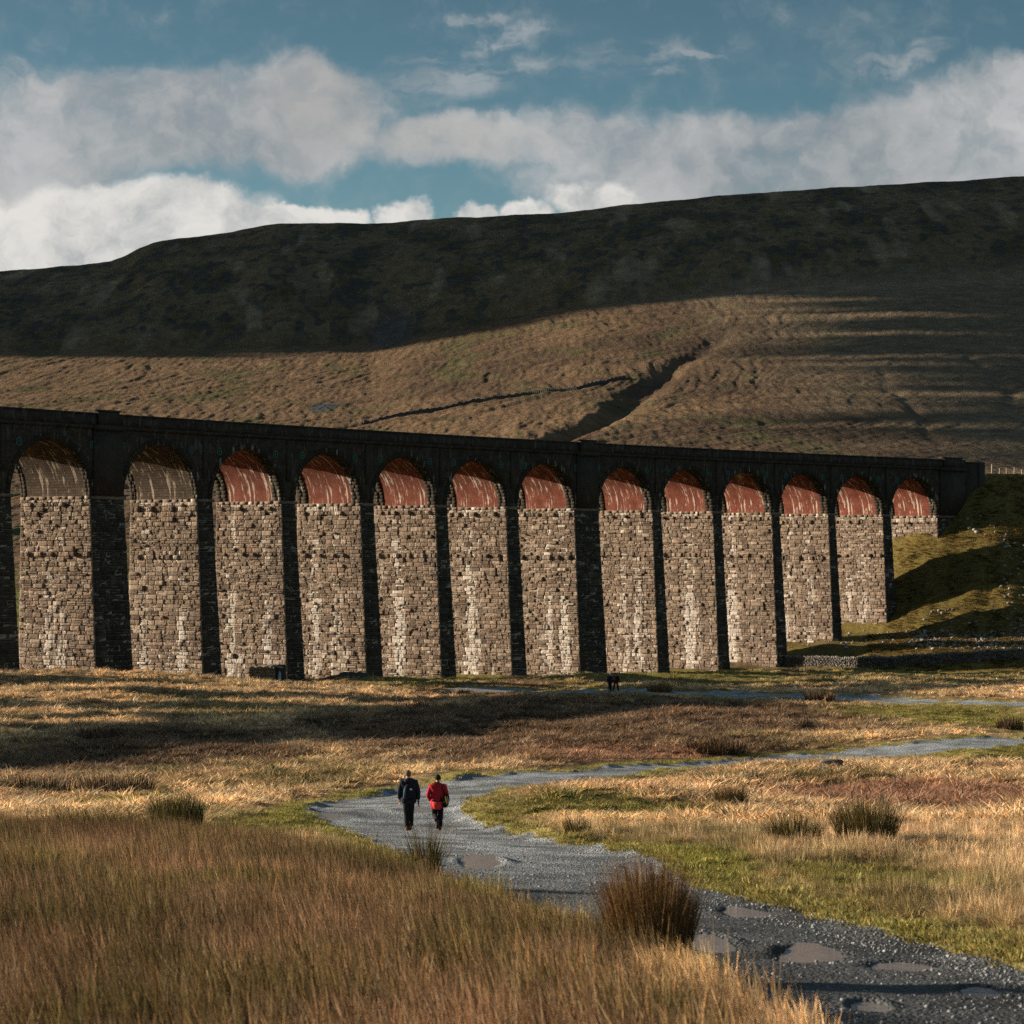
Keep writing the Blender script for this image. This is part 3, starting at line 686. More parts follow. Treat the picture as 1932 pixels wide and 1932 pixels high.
# wing wall at the far end
mb = MB(); s = SB; th = np.interp(s, _s, _th); d = np.array([math.cos(th), math.sin(th), 0]); nf = np.array([math.sin(th), -math.cos(th), 0]); R = np.array([d, -nf, [0, 0, 1]]).T; o0 = np.array([*vp(s, 0), 0])
mb.box((0, .0, 4), (4.6, .7, ZTOP-.55), (.4, .2, 0), R, o0); mb.box((-.1, -.08, ZTOP-.55), (4.8, .8, ZTOP-.32), (.5, .3, 0), R, o0); mb.box((0, WID-.7, 4), (4.6, WID, ZTOP-.55), (.4, .2, 0), R, o0)
mb.box((3.6, -.25, 4), (5.3, .95, ZTOP-.28), (.5, .3, 0), R, o0)
cub(mb.build('wing_wall', m_soot_shade, VIA))
tag(VIA, 'long curving stone railway viaduct with tall piers and red brick arch vaults', 'viaduct')

# ================================================================ OBJECTS ON THE LAND
rng = np.random.RandomState(5)
def gz(x, y):
    x = np.atleast_1d(np.asarray(x, float)); y = np.atleast_1d(np.asarray(y, float)); t = trackd(x, y)
    return level(x, y, H(x, y, 1-ss(t, -.5, .25)))
def g3(u, v, dz=0):
    x, y = gp(u, v); return Vector((x, y, float(gz(x, y)[0])+dz))
def rock_v(r, sub=1, seed=0, sq=(1, 1, .7)):
    bm = bmesh.new(); bmesh.ops.create_icosphere(bm, subdivisions=sub, radius=1)
    v = np.array([q.co[:] for q in bm.verts]); f = np.array([[q.index for q in p.verts] for p in bm.faces]); bm.free()
    rr = np.random.RandomState(seed); v = v*(1+rr.uniform(-.28, .28, (len(v), 1))); v = np.clip(v, -.8, .8)
    return v*np.array(sq)*r, f
ROCKS = [rock_v(1, 1, k) for k in range(8)]
m_rock = stone_mat('pale_limestone', (.15, .14, .125), (.34, .32, .29), (.45, .43, .40), .2, .15)
m_rockd = stone_mat('dark_field_stone', (.045, .04, .036), (.11, .10, .09), (.30, .28, .25), .35, .3)
def rots(n, rng):
    a = rng.uniform(0, 6.28, n); b = rng.uniform(-.5, .5, n); c = rng.uniform(-.5, .5, n)
    return [np.array(Euler((b[i], c[i], a[i])).to_matrix()) for i in range(n)]
def scatter_rocks(name, pts, sizes, material, seed, **k):
    rng = np.random.RandomState(seed); mb = MB(); R = rots(len(pts), rng)
    for i, (p, s) in enumerate(zip(pts, sizes)):
        v, f = ROCKS[rng.randint(8)]; mb.add((v*s*rng.uniform(.7, 1.3, 3))@R[i].T+p, f, (rng.rand(), rng.rand()*.6, rng.rand()*.5))
    return mb.build(name, material, **k)
def put(xs, ys, lift=0.):
    return np.stack([xs, ys, gz(xs, ys)+lift], 1)
# puddles: flat sheets of muddy water lying in the ruts
for cx, cy, rx, ry, zc in PUDW:
    a = np.linspace(0, 2*math.pi, 49)[:-1]; x = cx+1.25*rx*np.cos(a); y = cy+1.25*ry*np.sin(a); zz = zc-.012
    vv = np.vstack([[cx, cy, zz], np.stack([x, y, np.full(48, zz)], 1)]); ff = [(0, 1+i, 1+(i+1) % 48) for i in range(48)]
    tag(np_mesh('puddle', vv, np.array(ff), m_water), kind='structure')
# loose stones on the track
def sample(n, y0, y1, t0=-.25, t1=.25, p=1.0, seed=1):
    r = np.random.RandomState(seed); y = np.exp(r.uniform(math.log(y0), math.log(y1), n)); t = r.uniform(t0, t1, n); return t*(y+5), y
x, y = sample(60000, 14, 120, -.1, .25, seed=11); t = trackd(x, y); keep = (t < .12) & ((t > -.55) | (np.random.RandomState(2).rand(len(t)) < .3)); x, y, t = x[keep], y[keep], t[keep]; q_ = (y > 32) | (t > -.9) | (np.random.RandomState(4).rand(len(x)) < .45); x, y, t = x[q_], y[q_], t[q_]
r = np.random.RandomState(12); sz = .009+.022*r.rand(len(x))**5+.00008*y
scatter_rocks('loose_gravel', put(x, y, .004), sz, m_grv := simple('loose_stone', (.22, .23, .235), .85, .85, 5, .2), 13)
tag(bpy.data.objects['loose_gravel'], 'loose pale stones strewn over the gravel track', 'gravel', kind='stuff')
# rubble on the embankment and along its foot
def in_uv(n, u0, u1, v0, v1, seed):
    r = np.random.RandomState(seed); out = []
    for _ in range(n): out.append(gp(r.uniform(u0, u1), r.uniform(v0, v1)))
    return out
pts = in_uv(520, 1720, 2000, 1192, 1226, 21)+in_uv(90, 1600, 1760, 1192, 1216, 22)+in_uv(190, 1885, 2010, 1010, 1200, 23)+in_uv(26, 1800, 1880, 965, 1010, 24)+in_uv(40, 1495, 1600, 1195, 1225, 26)+in_uv(120, 1740, 1990, 1150, 1200, 27)
x = np.array([p[0] for p in pts]); y = np.array([p[1] for p in pts]); r = np.random.RandomState(25)
tag(scatter_rocks('rubble', put(x, y, .08), .10+.38*r.rand(len(x))**2.6, m_rock, 26), 'tumbled pale stones strewn down the foot of the embankment', 'rubble', kind='stuff')
# dry stone wall below the embankment
def course_wall(name, path, h, th, label, cope=True, mt=m_rockd, seed=3):
    r = np.random.RandomState(seed); P_ = np.array(path); seg = np.hypot(*np.diff(P_, axis=0).T); S = np.concatenate([[0], np.cumsum(seg)])
    root = empty(name, (P_[0][0], P_[0][1], float(gz(*P_[0])[0]))); body = MB(); cp = MB()
    def at(s): return np.array([np.interp(s, S, P_[:, 0]), np.interp(s, S, P_[:, 1])])
    z = 0
    while z < h:
        hh = r.uniform(.14, .26); s = 0
        while s < S[-1]:
            l = r.uniform(.25, .7); p = at(s+l/2); q = at(s+l/2+.1)-p; q /= np.hypot(*q); gzz = float(np.interp(s, GS, GZ)) if False else None
            R = np.array([[q[0], -q[1], 0], [q[1], q[0], 0], [0, 0, 1]]); w = th*(1-.25*z/h)/2+r.uniform(-.05, .05)
            body.box((-l/2, -w, -.02), (l/2-.02, w, hh-.01), (r.rand(), r.rand()*.5, r.rand()*.5), R, (p[0], p[1], zg_at(P_, S, s)+z-.12), .03, r); s += l
        z += hh
    if cope:
        s = 0
        while s < S[-1]:
            l = r.uniform(.18, .4); p = at(s); q = at(s+.1)-p; q /= np.hypot(*q); R = np.array([[q[0], -q[1], 0], [q[1], q[0], 0], [0, 0, 1]])
            cp.box((-l*.35, -th*.42, 0), (l*.35, th*.42, r.uniform(.22, .42)), (r.uniform(.5, 1), r.rand(), .9), R, (p[0], p[1], zg_at(P_, S, s)+h-.02), .04, r); s += l
    inv = Matrix.Translation(-root.location)
    o = body.build('wall_body', mt, root); o.matrix_parent_inverse = inv
    if cope: o = cp.build('coping_stones', m_rockd, root); o.matrix_parent_inverse = inv
    return tag(root, label, 'wall')
_zc = {}
def zg_at(P_, S, s):
    k = id(P_)
    if k not in _zc:
        gs = np.linspace(0, S[-1], 60); _zc[k] = (gs, gz(np.interp(gs, S, P_[:, 0]), np.interp(gs, S, P_[:, 1])), P_)
    return float(np.interp(s, _zc[k][0], _zc[k][1]))
course_wall('dry_stone_wall', gpl([(1478, 1256), (1560, 1257), (1650, 1257), (1740, 1254), (1820, 1250), (1900, 1245), (2000, 1238)]), 1.35, .7, 'low dark dry stone wall with pale coping below the grassy embankment')
hw = gpl([(686, 799), (760, 784), (900, 758), (1000, 745), (1090, 736), (1180, 714)])
mb = MB(); n = 160; sg = np.concatenate([[0], np.cumsum(np.hypot(*np.diff(hw, axis=0).T))]); S = np.linspace(0, sg[-1], n); wx = np.interp(S, sg, hw[:, 0]); wy = np.interp(S, sg, hw[:, 1]); wz = H(wx, wy)
for k in range(n-1):
    d = np.array([wx[k+1]-wx[k], wy[k+1]-wy[k]]); d /= np.hypot(*d); p = np.array([-d[1], d[0]])*.5
    a = [(wx[k]-p[0], wy[k]-p[1], wz[k]-1), (wx[k+1]-p[0], wy[k+1]-p[1], wz[k+1]-1), (wx[k+1]+p[0], wy[k+1]+p[1], wz[k+1]-1), (wx[k]+p[0], wy[k]+p[1], wz[k]-1)]
    mb.add(a+[(q[0], q[1], q[2]+3.1+.3*math.sin(k*1.7)) for q in a], [(4, 5, 6, 7), (0, 1, 5, 4), (1, 2, 6, 5), (2, 3, 7, 6), (3, 0, 4, 7)], (.2, .1, 0))
tag(mb.build('field_wall', m_rockd), 'distant dry stone wall slanting up the sunlit fellside', 'wall')
# gravel heap by the fourth lit pier
p = g3(632, 1286); rr = np.linspace(0, 1, 14); aa = np.linspace(0, 2*math.pi, 40)[:-1]; v = []
for q in rr:
    for a_ in aa: v.append((p.x+1.5+4.6*q*math.cos(a_), p.y+10+3.2*q*math.sin(a_), 0))
v = np.array(v); v[:, 2] = gz(v[:, 0], v[:, 1])+1.0*np.repeat((1-rr**1.6), 39)*(1+.5*fbm(v[:, 0]*.8, v[:, 1]*.8, 3, 401))-.12*np.repeat(rr, 39)
f = [(i*39+j, i*39+(j+1) % 39, (i+1)*39+(j+1) % 39, (i+1)*39+j) for i in range(13) for j in range(39)]
tag(np_mesh('gravel_heap', v, np.array(f), simple('heap_gravel', (.045, .045, .045), .95, .5, 5, .8), smooth=True), 'low dark heap of gravel in front of a pier foot', 'gravel heap')
# memorial stone
x_, y_ = [q for q in (gp(529, v_) for v_ in np.arange(1270, 1310, .5)) if q[1] < 312][0]; p = Vector((x_, y_, float(gz(x_, y_)[0])+.1)); mo = empty('memorial_stone', p, 0); mo.scale = (1.3, 1.3, 1.3); r = np.random.RandomState(8)
m_slate = simple('dark_slate', (.028, .03, .032), .55, .4, 6, .3); m_mem = simple('mossy_rubble', (.16, .125, .08), .95, .5, 4, .8)
mb = MB()
for zz in np.arange(-.4, 1.35, .27):
    xx = -2.7
    while xx < -.42:
        l = r.uniform(.3, .7); l = min(l, -.42-xx+.01); mb.box((xx, -.5+r.uniform(-.06, .06), zz), (xx+l-.02, .6, zz+.25), (r.rand(), r.rand()*.6, .2), None, None, .03, r); xx += l
mb.build('rubble_plinth', m_mem, mo)
mb = MB(); mb.box((-1.45, -.55, 1.37), (-.1, .65, 1.5), None, [[.97, 0, .24], [0, 1, 0], [-.24, 0, .97]], (0.0, 0, -.04)); mb.build('cap_slab', simple('grey_cap_slab', (.2, .2, .19), .8, .3, 5, .2), mo)
bm = bmesh.new(); bmesh.ops.create_cube(bm, size=1); bmesh.ops.scale(bm, vec=(.85, .5, 1.75), verts=bm.verts); bmesh.ops.translate(bm, vec=(.05, 0, .75), verts=bm.verts)
bmesh.ops.bevel(bm, geom=[e for e in bm.edges if all(v.co.z > 1.5 for v in e.verts) or abs(e.verts[0].co.z-e.verts[1].co.z) > 1], offset=.09, segments=3, affect='EDGES')
me = bpy.data.meshes.new('upright_slab'); bm.to_mesh(me); bm.free(); o = bpy.data.objects.new('upright_slab', me); COL.objects.link(o); me.materials.append(m_slate); o.parent = mo
mb = MB(); mb.box((-.75, -.7, -.4), (.85, .7, .12)); mb.box((-.6, -.5, .12), (.7, .5, .26)); mb.build('base', m_slate, mo)
mb = MB(); pr = [(-.16, .1), (-.15, .75), (-.10, .98), (-.04, 1.1), (.03, 1.02), (.08, .8), (.11, .1)]
n = len(pr); v = [(x, -.262, z) for x, z in pr]+[(x, -.235, z) for x, z in pr]
bm = bmesh.new(); vs = [bm.verts.new(q) for q in v]; bm.faces.new(vs[:n]); bm.faces.new(vs[n:][::-1]); [bm.faces.new((vs[i], vs[n+i], vs[n+(i+1) % n], vs[(i+1) % n])) for i in range(n)]
bmesh.ops.recalc_face_normals(bm, faces=bm.faces); me = bpy.data.meshes.new('inlay'); bm.to_mesh(me); bm.free(); o = bpy.data.objects.new('inlay', me); COL.objects.link(o); me.materials.append(simple('pale_inlay', (.30, .36, .38), .5, .3, 9)); o.parent = mo
tag(mo, 'small dark memorial stone with a pale inlay against a low rubble plinth by a pier', 'memorial')
# boulder
p = g3(1566, 1456); v, f = rock_v(1, 3, 44); v = v*np.array([.62, .42, .34])+.03*np.stack([fbm(v[:, 0]*4, v[:, 1]*4, 2, 9)]*3, 1); v = v*1.1; q = v.copy(); q[:, 2] += .22
bo = empty('boulder', p); np_mesh('rock', q, f, simple('brown_boulder', (.13, .085, .055), .9, .5, 5, .5), bo)
q2 = v[:, :]*np.array([.93, .9, .42]); q2[:, 2] += .44; q2[:, 0] += .07; np_mesh('lichen_top', q2, f, simple('grey_lichen', (.12, .11, .10), .9, .9, 8, .5), bo)
tag(bo, 'single brown boulder with a grey lichened top in the grass by the track', 'boulder')
# fence on the embankment top
fe = empty('fence', (0, 0, 0)); m_post = simple('weathered_timber', (.36, .31, .24), .9, .3, 8, .3); fp = []
yb = float(vp(np.array([222.]), WID/2)[1][0])
for k, (u, hgt) in enumerate([(1854, 1.25), (1871.5, 2.0), (1886, 1.3), (1899, 1.35), (1914, 1.6), (1928, 1.3), (1945, 1.4), (1963, 1.3), (1982, 1.5), (2003, 1.3)]):
    y_ = 462+k*1.6; x_ = px2t(u)*y_; 
    s_near = 0
    z_ = float(gz(x_, y_)[0]); fp.append((x_, y_, z_+hgt)); mb = MB(); w = .09 if hgt < 1.8 else .11
    mb.box((-w, -w, -.6), (w, w, hgt-.05), None, None, (x_, y_, z_), .01, rng); mb.box((-w*.9, -w*.9, hgt-.05), (w*.9, w*.9, hgt), None, None, (x_, y_, z_), .01, rng)
    mb.build('post', m_post, fe)
for dz in (.25, .6, .95):
    mb = MB()
    for a, b_ in zip(fp[:-1], fp[1:]):
        A_ = np.array([a[0], a[1], float(gz(a[0], a[1])[0])+dz]); B_ = np.array([b_[0], b_[1], float(gz(b_[0], b_[1])[0])+dz]); w = .012
        mb.add([A_+(0, 0, w), A_-(0, 0, w), B_-(0, 0, w), B_+(0, 0, w), A_+(0, .02, 0), B_+(0, .02, 0)], [(0, 1, 2, 3), (0, 3, 5, 4), (1, 4, 5, 2)])
    mb.build('wire', m_iron, fe)
tag(fe, 'post and wire fence along the top of the embankment', 'fence')

# ================================================================ VEGETATION
def grass_mat(name, rand=.5):
    m, b = mat(name); a = attr('tint', 'INSTANCER'); bl = attr('Col')
    c = MIX(1.0, a, bl, 'MULTIPLY')
    b.inputs['Roughness'].default_value = .7; b.inputs['Specular IOR Level'].default_value = .12
    L.new(c, b.inputs['Base Color']); tr = nd('ShaderNodeBsdfTranslucent'); L.new(c, tr.inputs[0]); mx_ = nd('ShaderNodeMixShader'); mx_.inputs[0].default_value = .28
    L.new(b.outputs[0], mx_.inputs[1]); L.new(tr.outputs[0], mx_.inputs[2]); L.new(mx_.outputs[0], N['Material Output'].inputs[0]); return m
m_blade = grass_mat('grass_blade')
def blades(n, h0, h1, rad, spread, droop, w, seed, lean=(0, 0), tipc=None, seg=3):
    """a tuft of n curved blades; returns verts, quads, colours"""
    r = np.random.RandomState(seed); a = r.uniform(0, 2*np.pi, n); rr = rad*np.sqrt(r.rand(n)); bx = rr*np.cos(a); by = rr*np.sin(a)
    h = r.uniform(h0, h1, n)*(1-.22*(rr/rad)**2)*(1+.12*np.sin(a*3+seed)); da = a+r.normal(0, .7, n); sp = spread*(rr/rad*.7+.3)*r.uniform(.3, 1.4, n); dx = np.cos(da)*sp+lean[0]*r.uniform(.5, 1.5, n); dy = np.sin(da)*sp+lean[1]
    wa = r.uniform(0, np.pi, n); wx, wy = np.cos(wa)*w, np.sin(wa)*w*.6; V = []; Cc = []
    br = r.uniform(.35, 1.25, n)**1.0*np.where(r.rand(n) < .14, 1.75, 1.); hue = r.normal(0, .10, n)
    for k in range(seg+1):
        t = k/seg; ww = (1-t)**.6 if k < seg else .12; f = t+droop*t*t; zf = t-droop*.55*t*t*t
        px = bx+dx*h*f; py = by+dy*h*f; pz = h*zf-.03
        V.append(np.stack([px-wx*ww, py-wy*ww, pz], 1)); V.append(np.stack([px+wx*ww, py+wy*ww, pz], 1))
        g_ = br*(.8+.3*t) if tipc is None else br
        cc = np.stack([g_*(1+hue), g_, g_*(1-hue)], 1)
        if tipc is not None: cc = cc*(np.array(tipc)*t**1.3+(1-t**1.3))
        Cc.append(cc); Cc.append(cc)
    V = np.stack(V, 1).reshape(-1, 3); Cc = np.stack(Cc, 1).reshape(-1, 3); m = 2*(seg+1); b0 = np.arange(n)[:, None]*m; F_ = []
    for k in range(seg): F_.append(np.stack([b0[:, 0]+2*k, b0[:, 0]+2*k+1, b0[:, 0]+2*k+3, b0[:, 0]+2*k+2], 1))
    return V, np.vstack(F_), np.clip(Cc, 0, 3)
def source(name, parts):
    mb = MB()
    for v, f, c in parts: mb.add(v, f, c)
    o = np_mesh(name, np.vstack(mb.v), np.vstack(mb.f), m_blade, col=np.vstack(mb.c)); COL.objects.unlink(o); return o
def srccol(name, objs):
    c = bpy.data.collections.new(name)
    for o in objs: c.objects.link(o)
    return c
S_LONG = srccol('long_grass_source', [source('long_tuft', [blades(34, .40, .80, .24, .26, .25, .0062, 500+k, (-.10, 0), (1.12, 1.06, 1.02)), blades(5, .6, .98, .2, .25, .2, .007, 580+k, (-.12, 0), (2.1, 2.0, 1.8))]) for k in range(5)])
S_TUS = srccol('tussock_source', [source('tussock', [blades(85, .22, .46, .20, .75, .75, .010, 520+k), blades(18, .35, .62, .12, .25, .2, .006, 530+k, (-.08, 0))]) for k in range(5)])
S_FAR = srccol('far_tussock_source', [source('far_tussock', [blades(46, .25, .55, .32, .7, .6, .026, 540+k, seg=2)]) for k in range(5)])
S_TURF = srccol('turf_source', [source('turf', [blades(70, .04, .11, .25, .6, .5, .009, 560+k, seg=2)]) for k in range(3)])
def instancer(name, pts, scale, tint, src, label, cat, seed=0, tilt=.12):
    me = bpy.data.meshes.new(name); n = len(pts); me.vertices.add(n); me.vertices.foreach_set('co', np.asarray(pts, np.float32).ravel())
    r = np.random.RandomState(seed)
    a = me.attributes.new('tint', 'FLOAT_COLOR', 'POINT'); c = np.ones((n, 4), np.float32); c[:, :3] = tint; a.data.foreach_set('color', c.ravel())
    a = me.attributes.new('scl', 'FLOAT_VECTOR', 'POINT'); a.data.foreach_set('vector', np.asarray(scale, np.float32).ravel())
    a = me.attributes.new('rot', 'FLOAT_VECTOR', 'POINT'); rv = np.stack([r.normal(0, tilt, n), r.normal(0, tilt, n), r.uniform(-.6, .6, n) if 'long' in name else r.uniform(0, 6.28, n)], 1); a.data.foreach_set('vector', rv.astype(np.float32).ravel())
    o = bpy.data.objects.new(name, me); COL.objects.link(o)
    g = bpy.data.node_groups.new(name, 'GeometryNodeTree'); g.interface.new_socket('Geometry', in_out='INPUT', socket_type='NodeSocketGeometry'); g.interface.new_socket('Geometry', in_out='OUTPUT', socket_type='NodeSocketGeometry')
    gi = g.nodes.new('NodeGroupInput'); go = g.nodes.new('NodeGroupOutput'); ip = g.nodes.new('GeometryNodeInstanceOnPoints'); ci = g.nodes.new('GeometryNodeCollectionInfo')
    ci.inputs['Collection'].default_value = src; ci.inputs['Separate Children'].default_value = True; ci.inputs['Reset Children'].default_value = True; ip.inputs['Pick Instance'].default_value = True
    def na(nm, t):
        q = g.nodes.new('GeometryNodeInputNamedAttribute'); q.data_type = t; q.inputs['Name'].default_value = nm; return q.outputs['Attribute']
    er = g.nodes.new('FunctionNodeEulerToRotation'); l = g.links.new
    l(gi.outputs[0], ip.inputs['Points']); l(ci.outputs[0], ip.inputs['Instance']); l(na('rot', 'FLOAT_VECTOR'), er.inputs[0]); l(er.outputs[0], ip.inputs['Rotation']); l(na('scl', 'FLOAT_VECTOR'), ip.inputs['Scale']); l(ip.outputs[0], go.inputs[0])
    m = o.modifiers.new('scatter', 'NODES'); m.node_group = g
    return tag(o, label, cat, kind='stuff')
def jit(n, seed, s=.30):
    r = np.random.RandomState(seed); k = 1+r.normal(0, s, (n, 1)); h = r.normal(0, .045, (n, 1)); return np.clip(k*np.hstack([1+h, np.ones((n, 1)), 1-h]), .35, 1.9)
def prep(n, y0, y1, seed, t0=-.25, t1=.25):
    x, y = sample(n, y0, y1, t0, t1, seed=seed); td = trackd(x, y); ok = td > .12; x, y, td = x[ok], y[ok], td[ok]
    c, g, v, b, e = cover(x, y, td); z = H(x, y, 1-ss(td, -.5, .25)); return x, y, z, td, c, np.clip(g+v, 0, 1), b, e
GAIN = 1.15
# foreground bank of long grass
x, y = [], []
r = np.random.RandomState(601); yy_ = np.sqrt(r.uniform(7.5**2, 62**2, 56000)); tt = r.uniform(-.42, .22, len(yy_)); xx_ = tt*(yy_+4)
sd_ = sdf(xx_, yy_, BANK)+fbm(xx_/1.1, yy_/1.1, 2, 77)*.5; ok = (sd_ < .1) & (trackd(xx_, yy_) > .0); xx_, yy_, sd_ = xx_[ok], yy_[ok], sd_[ok]
c, *_r = cover(xx_, yy_, np.full(len(xx_), 9.)); z = H(xx_, yy_)
nn = fbm(xx_/2.2, yy_/3.0, 3, 611); n2 = fbm(xx_/.8, yy_/1.0, 2, 613)
n6 = fbm(xx_/7., yy_/9., 3, 617)
col = c*(1+.9*n6[:, None])*lerp(np.tile((1.0, 1.0, .97), (len(c), 1)), np.tile((.60, .72, .48), (len(c), 1)), ss(nn+.6*n2, -.05, .35)); col = lerp(col, col*np.array([1.5, 1.42, 1.45]), ss(-nn+.5*n2, .05, .4))
sc_ = (.92+.35*nn+.15*n2)*np.where(sd_ > -.8, .8, 1.)*r.uniform(.8, 1.15, len(xx_))
instancer('long_grass', np.stack([xx_, yy_, z], 1), np.stack([sc_*1.15, sc_*1.15, sc_], 1), col*jit(len(col), 1)*GAIN, S_LONG, 'tall brown seeding grass covering the near bank', 'grass', 602, .06)
# tussocks right of the track and in the middle distance
x, y, z, td, c, g, b, e = prep(66000, 17, 75, 620, -.3, .48)
r = np.random.RandomState(621); n1 = fbm(x/2.4, y/3.2, 3, 622)
ok = (b < .4) & (r.rand(len(x)) < (1-.72*g)*(.75+.5*n1)) & (td > .3+.5*g); q = [a[ok] for a in (x, y, z, td, c, g, n1)]; x, y, z, td, c, g, n1 = q
sc_ = (.72+.45*n1)*(1-.5*g)*(.55+.45*ss(td, .2, 1.6))*r.uniform(.7, 1.3, len(x))
instancer('tussock_grass', np.stack([x, y, z], 1), np.stack([sc_*1.1, sc_*1.1, sc_], 1), c*jit(len(c), 2)*GAIN*1.2, S_TUS, 'straw coloured tussocks covering the moor beside the track', 'grass', 623)
x, y, z, td, c, g, b, e = prep(78000, 68, 420, 630, -.32, .32)
r = np.random.RandomState(631); n1 = fbm(x/5., y/7., 3, 632)
ins = (y > np.interp(x, *[np.array(vp(np.arange(-150, 230, 5.))[k]) for k in (0, 1)])-1) & (e < .05) | (crest_d(x, y) < 5)
ok = (r.rand(len(x)) < (1-.6*g)*(.8+.5*n1)) & (td > .5) & ~ins; q = [a[ok] for a in (x, y, z, td, c, g, e, n1)]; x, y, z, td, c, g, e, n1 = q
sc_ = (1.0+.5*n1)*(1-.45*g)*(1-.35*e)*(.12+.88*ss(td, .8, 2.5+.025*np.maximum(0, y-60)))*r.uniform(.6, 1.45, len(x))*(.8+.0012*y)*np.where(e > .3, .55, 1.)
instancer('moor_grass', np.stack([x, y, z], 1), np.stack([sc_*1.2, sc_*1.2, sc_*.9], 1), c*jit(len(c), 3)*GAIN*1.38, S_FAR, 'rough moor grass stretching from the bend of the track to the viaduct', 'grass', 633)
# green turf
# embankment turf
r = np.random.RandomState(660); y = r.uniform(385, 475, 26000); x = r.uniform(.145, .25, 26000)*y; cd = crest_d(x, y); ok = (cd > 4.5) & (cd < 60); x, y, cd = x[ok], y[ok], cd[ok]
n1 = fbm(x/2.6, y/2.6, 3, 661); n2 = fbm(x/9, y/9, 2, 662); c = lerp(np.tile((.30, .195, .07), (len(x), 1)), np.tile((.16, .118, .038), (len(x), 1)), ss(n1+.6*n2, -.15, .3)); c = lerp(c, np.tile((.24, .17, .085), (len(x), 1)), .7*ss(n2-.5*n1, .1, .4))
sc_ = np.clip(.5+.7*n1, .2, 1.3)*r.uniform(.7, 1.3, len(x))
instancer('embankment_grass', put(x, y), np.stack([sc_*1.6, sc_*1.6, sc_*.85], 1), c*jit(len(c), 5)*1.1, S_FAR, 'mossy green and ochre grass on the steep embankment', 'grass', 663)
x, y, z, td, c, g, b, e = prep(110000, 17, 330, 640, -.3, .34)
r = np.random.RandomState(641); ok = (g > .3) & (b < .5) & (r.rand(len(x)) < g); x, y, z, td, c = [a[ok] for a in (x, y, z, td, c)]
sc_ = (.8+.006*y)*r.uniform(.7, 1.4, len(x))
instancer('short_turf', np.stack([x, y, z], 1), np.stack([sc_, sc_, sc_], 1), c*jit(len(c), 4)*1.25, S_TURF, 'short green turf edging the gravel track', 'grass', 643)
# rush clumps, one object each
def rush_mat(name, lo, hi):
    m, b = mat(name); c = MIX(1.0, attr('Col'), (1, 1, 1), 'MULTIPLY'); L.new(c, b.inputs['Base Color']); b.inputs['Roughness'].default_value = .6; b.inputs['Specular IOR Level'].default_value = .2; return m
m_rush = rush_mat('rush_stem', 0, 0)
def rush(u, v, h, rad, n, label, seed, base=(.05, .055, .022), tip=(3.6, 2.2, 1.9), w=.004, spread=.45):
    p = g3(u, v)
    V, F_, Cc = blades(n, h*.5, h, rad, spread, .12, w, seed, (-.04, 0), tip, 4)
    o = np_mesh('rush_clump', V, F_, m_rush, col=np.clip(Cc*np.array(base), 0, .5)); o.location = p; o.rotation_euler = (0, 0, 0)
    return tag(o, label, 'rush clump', 'rush clumps growing in the moor grass')
rush(1232, 1836, 1.34, .30, 4600, 'big dark bushy rush clump with russet tips at the near edge of the track', 701, (.085, .060, .026), (3.6, 2.5, 2.0), .0042, .24)  # russet tips, brightened in colour to look sunlit
rush(806, 1664, 1.02, .15, 380, 'small olive rush clump on the bank edge just below the two walkers', 702, (.09, .08, .03), (2.4, 1.9, 1.6), .006)
rush(335, 1568, 1.05, .60, 1700, 'dark green rush clump left of the track in pale grass', 703, (.075, .078, .03), (2.4, 1.8, 1.4), .009, .3)
rush(1500, 1598, 1.0, .45, 1100, 'rounded olive rush clump right of the track, left of the tallest tufts', 704, (.07, .065, .025), (2.6, 2.0, 1.6), .008)
rush(1635, 1596, 1.25, .55, 1700, 'tall dark rush clump standing in pale grass right of the track', 705, (.08, .078, .032), (2.6, 1.9, 1.5), .009, .35)
rush(1380, 1526, 1.0, .42, 800, 'brown rush clump beyond the green hollow inside the track bend', 706, (.09, .075, .035), (2.6, 1.9, 1.5), .01)
rush(1352, 1421, 1.0, 1.6, 1100, 'wide dark rush bed just above the far stretch of track', 707, (.06, .04, .02), (2.4, 1.7, 1.3), .018, .25)
rush(1548, 1310+12, 1.2, 1.3, 500, 'round bush of brown rushes beside the far road', 708, (.12, .08, .045), (2.2, 1.8, 1.5), .03, .4)
rush(1245, 1303, 1.1, 1.1, 420, 'low brown rush clump beside the far road near the distant couple', 709, (.12, .08, .045), (2.2, 1.8, 1.5), .03, .4)
rush(60, 1500, 1.0, 1.5, 1100, 'broad dark rush bed at the far left edge of the moor', 710, (.05, .042, .02), (2.2, 1.6, 1.3), .016, .25)
rush(215, 1494, .9, 1.6, 1100, 'dark rush bed in the shaded hollow on the left', 711, (.055, .042, .022), (2.2, 1.6, 1.3), .016, .25)
rush(100, 1572, .5, .3, 400, 'small olive rush clump in straw coloured grass at lower left', 712, (.08, .075, .03), (2.0, 1.6, 1.3), .007, .35)
rush(1905, 1377, 1.1, .9, 500, 'dark rush clump at the right edge between the two roads', 713, (.07, .05, .03), (2.2, 1.6, 1.3), .02, .3)
rush(1090, 1580, .55, .3, 350, 'olive rush clump on the verge inside the bend of the track', 714, (.10, .085, .035), (2.2, 1.7, 1.4), .007, .35)
rush(1820, 1450, .6, .7, 500, 'loose olive rushes below the green bank at the right', 715, (.11, .10, .04), (2.0, 1.6, 1.4), .011, .35)

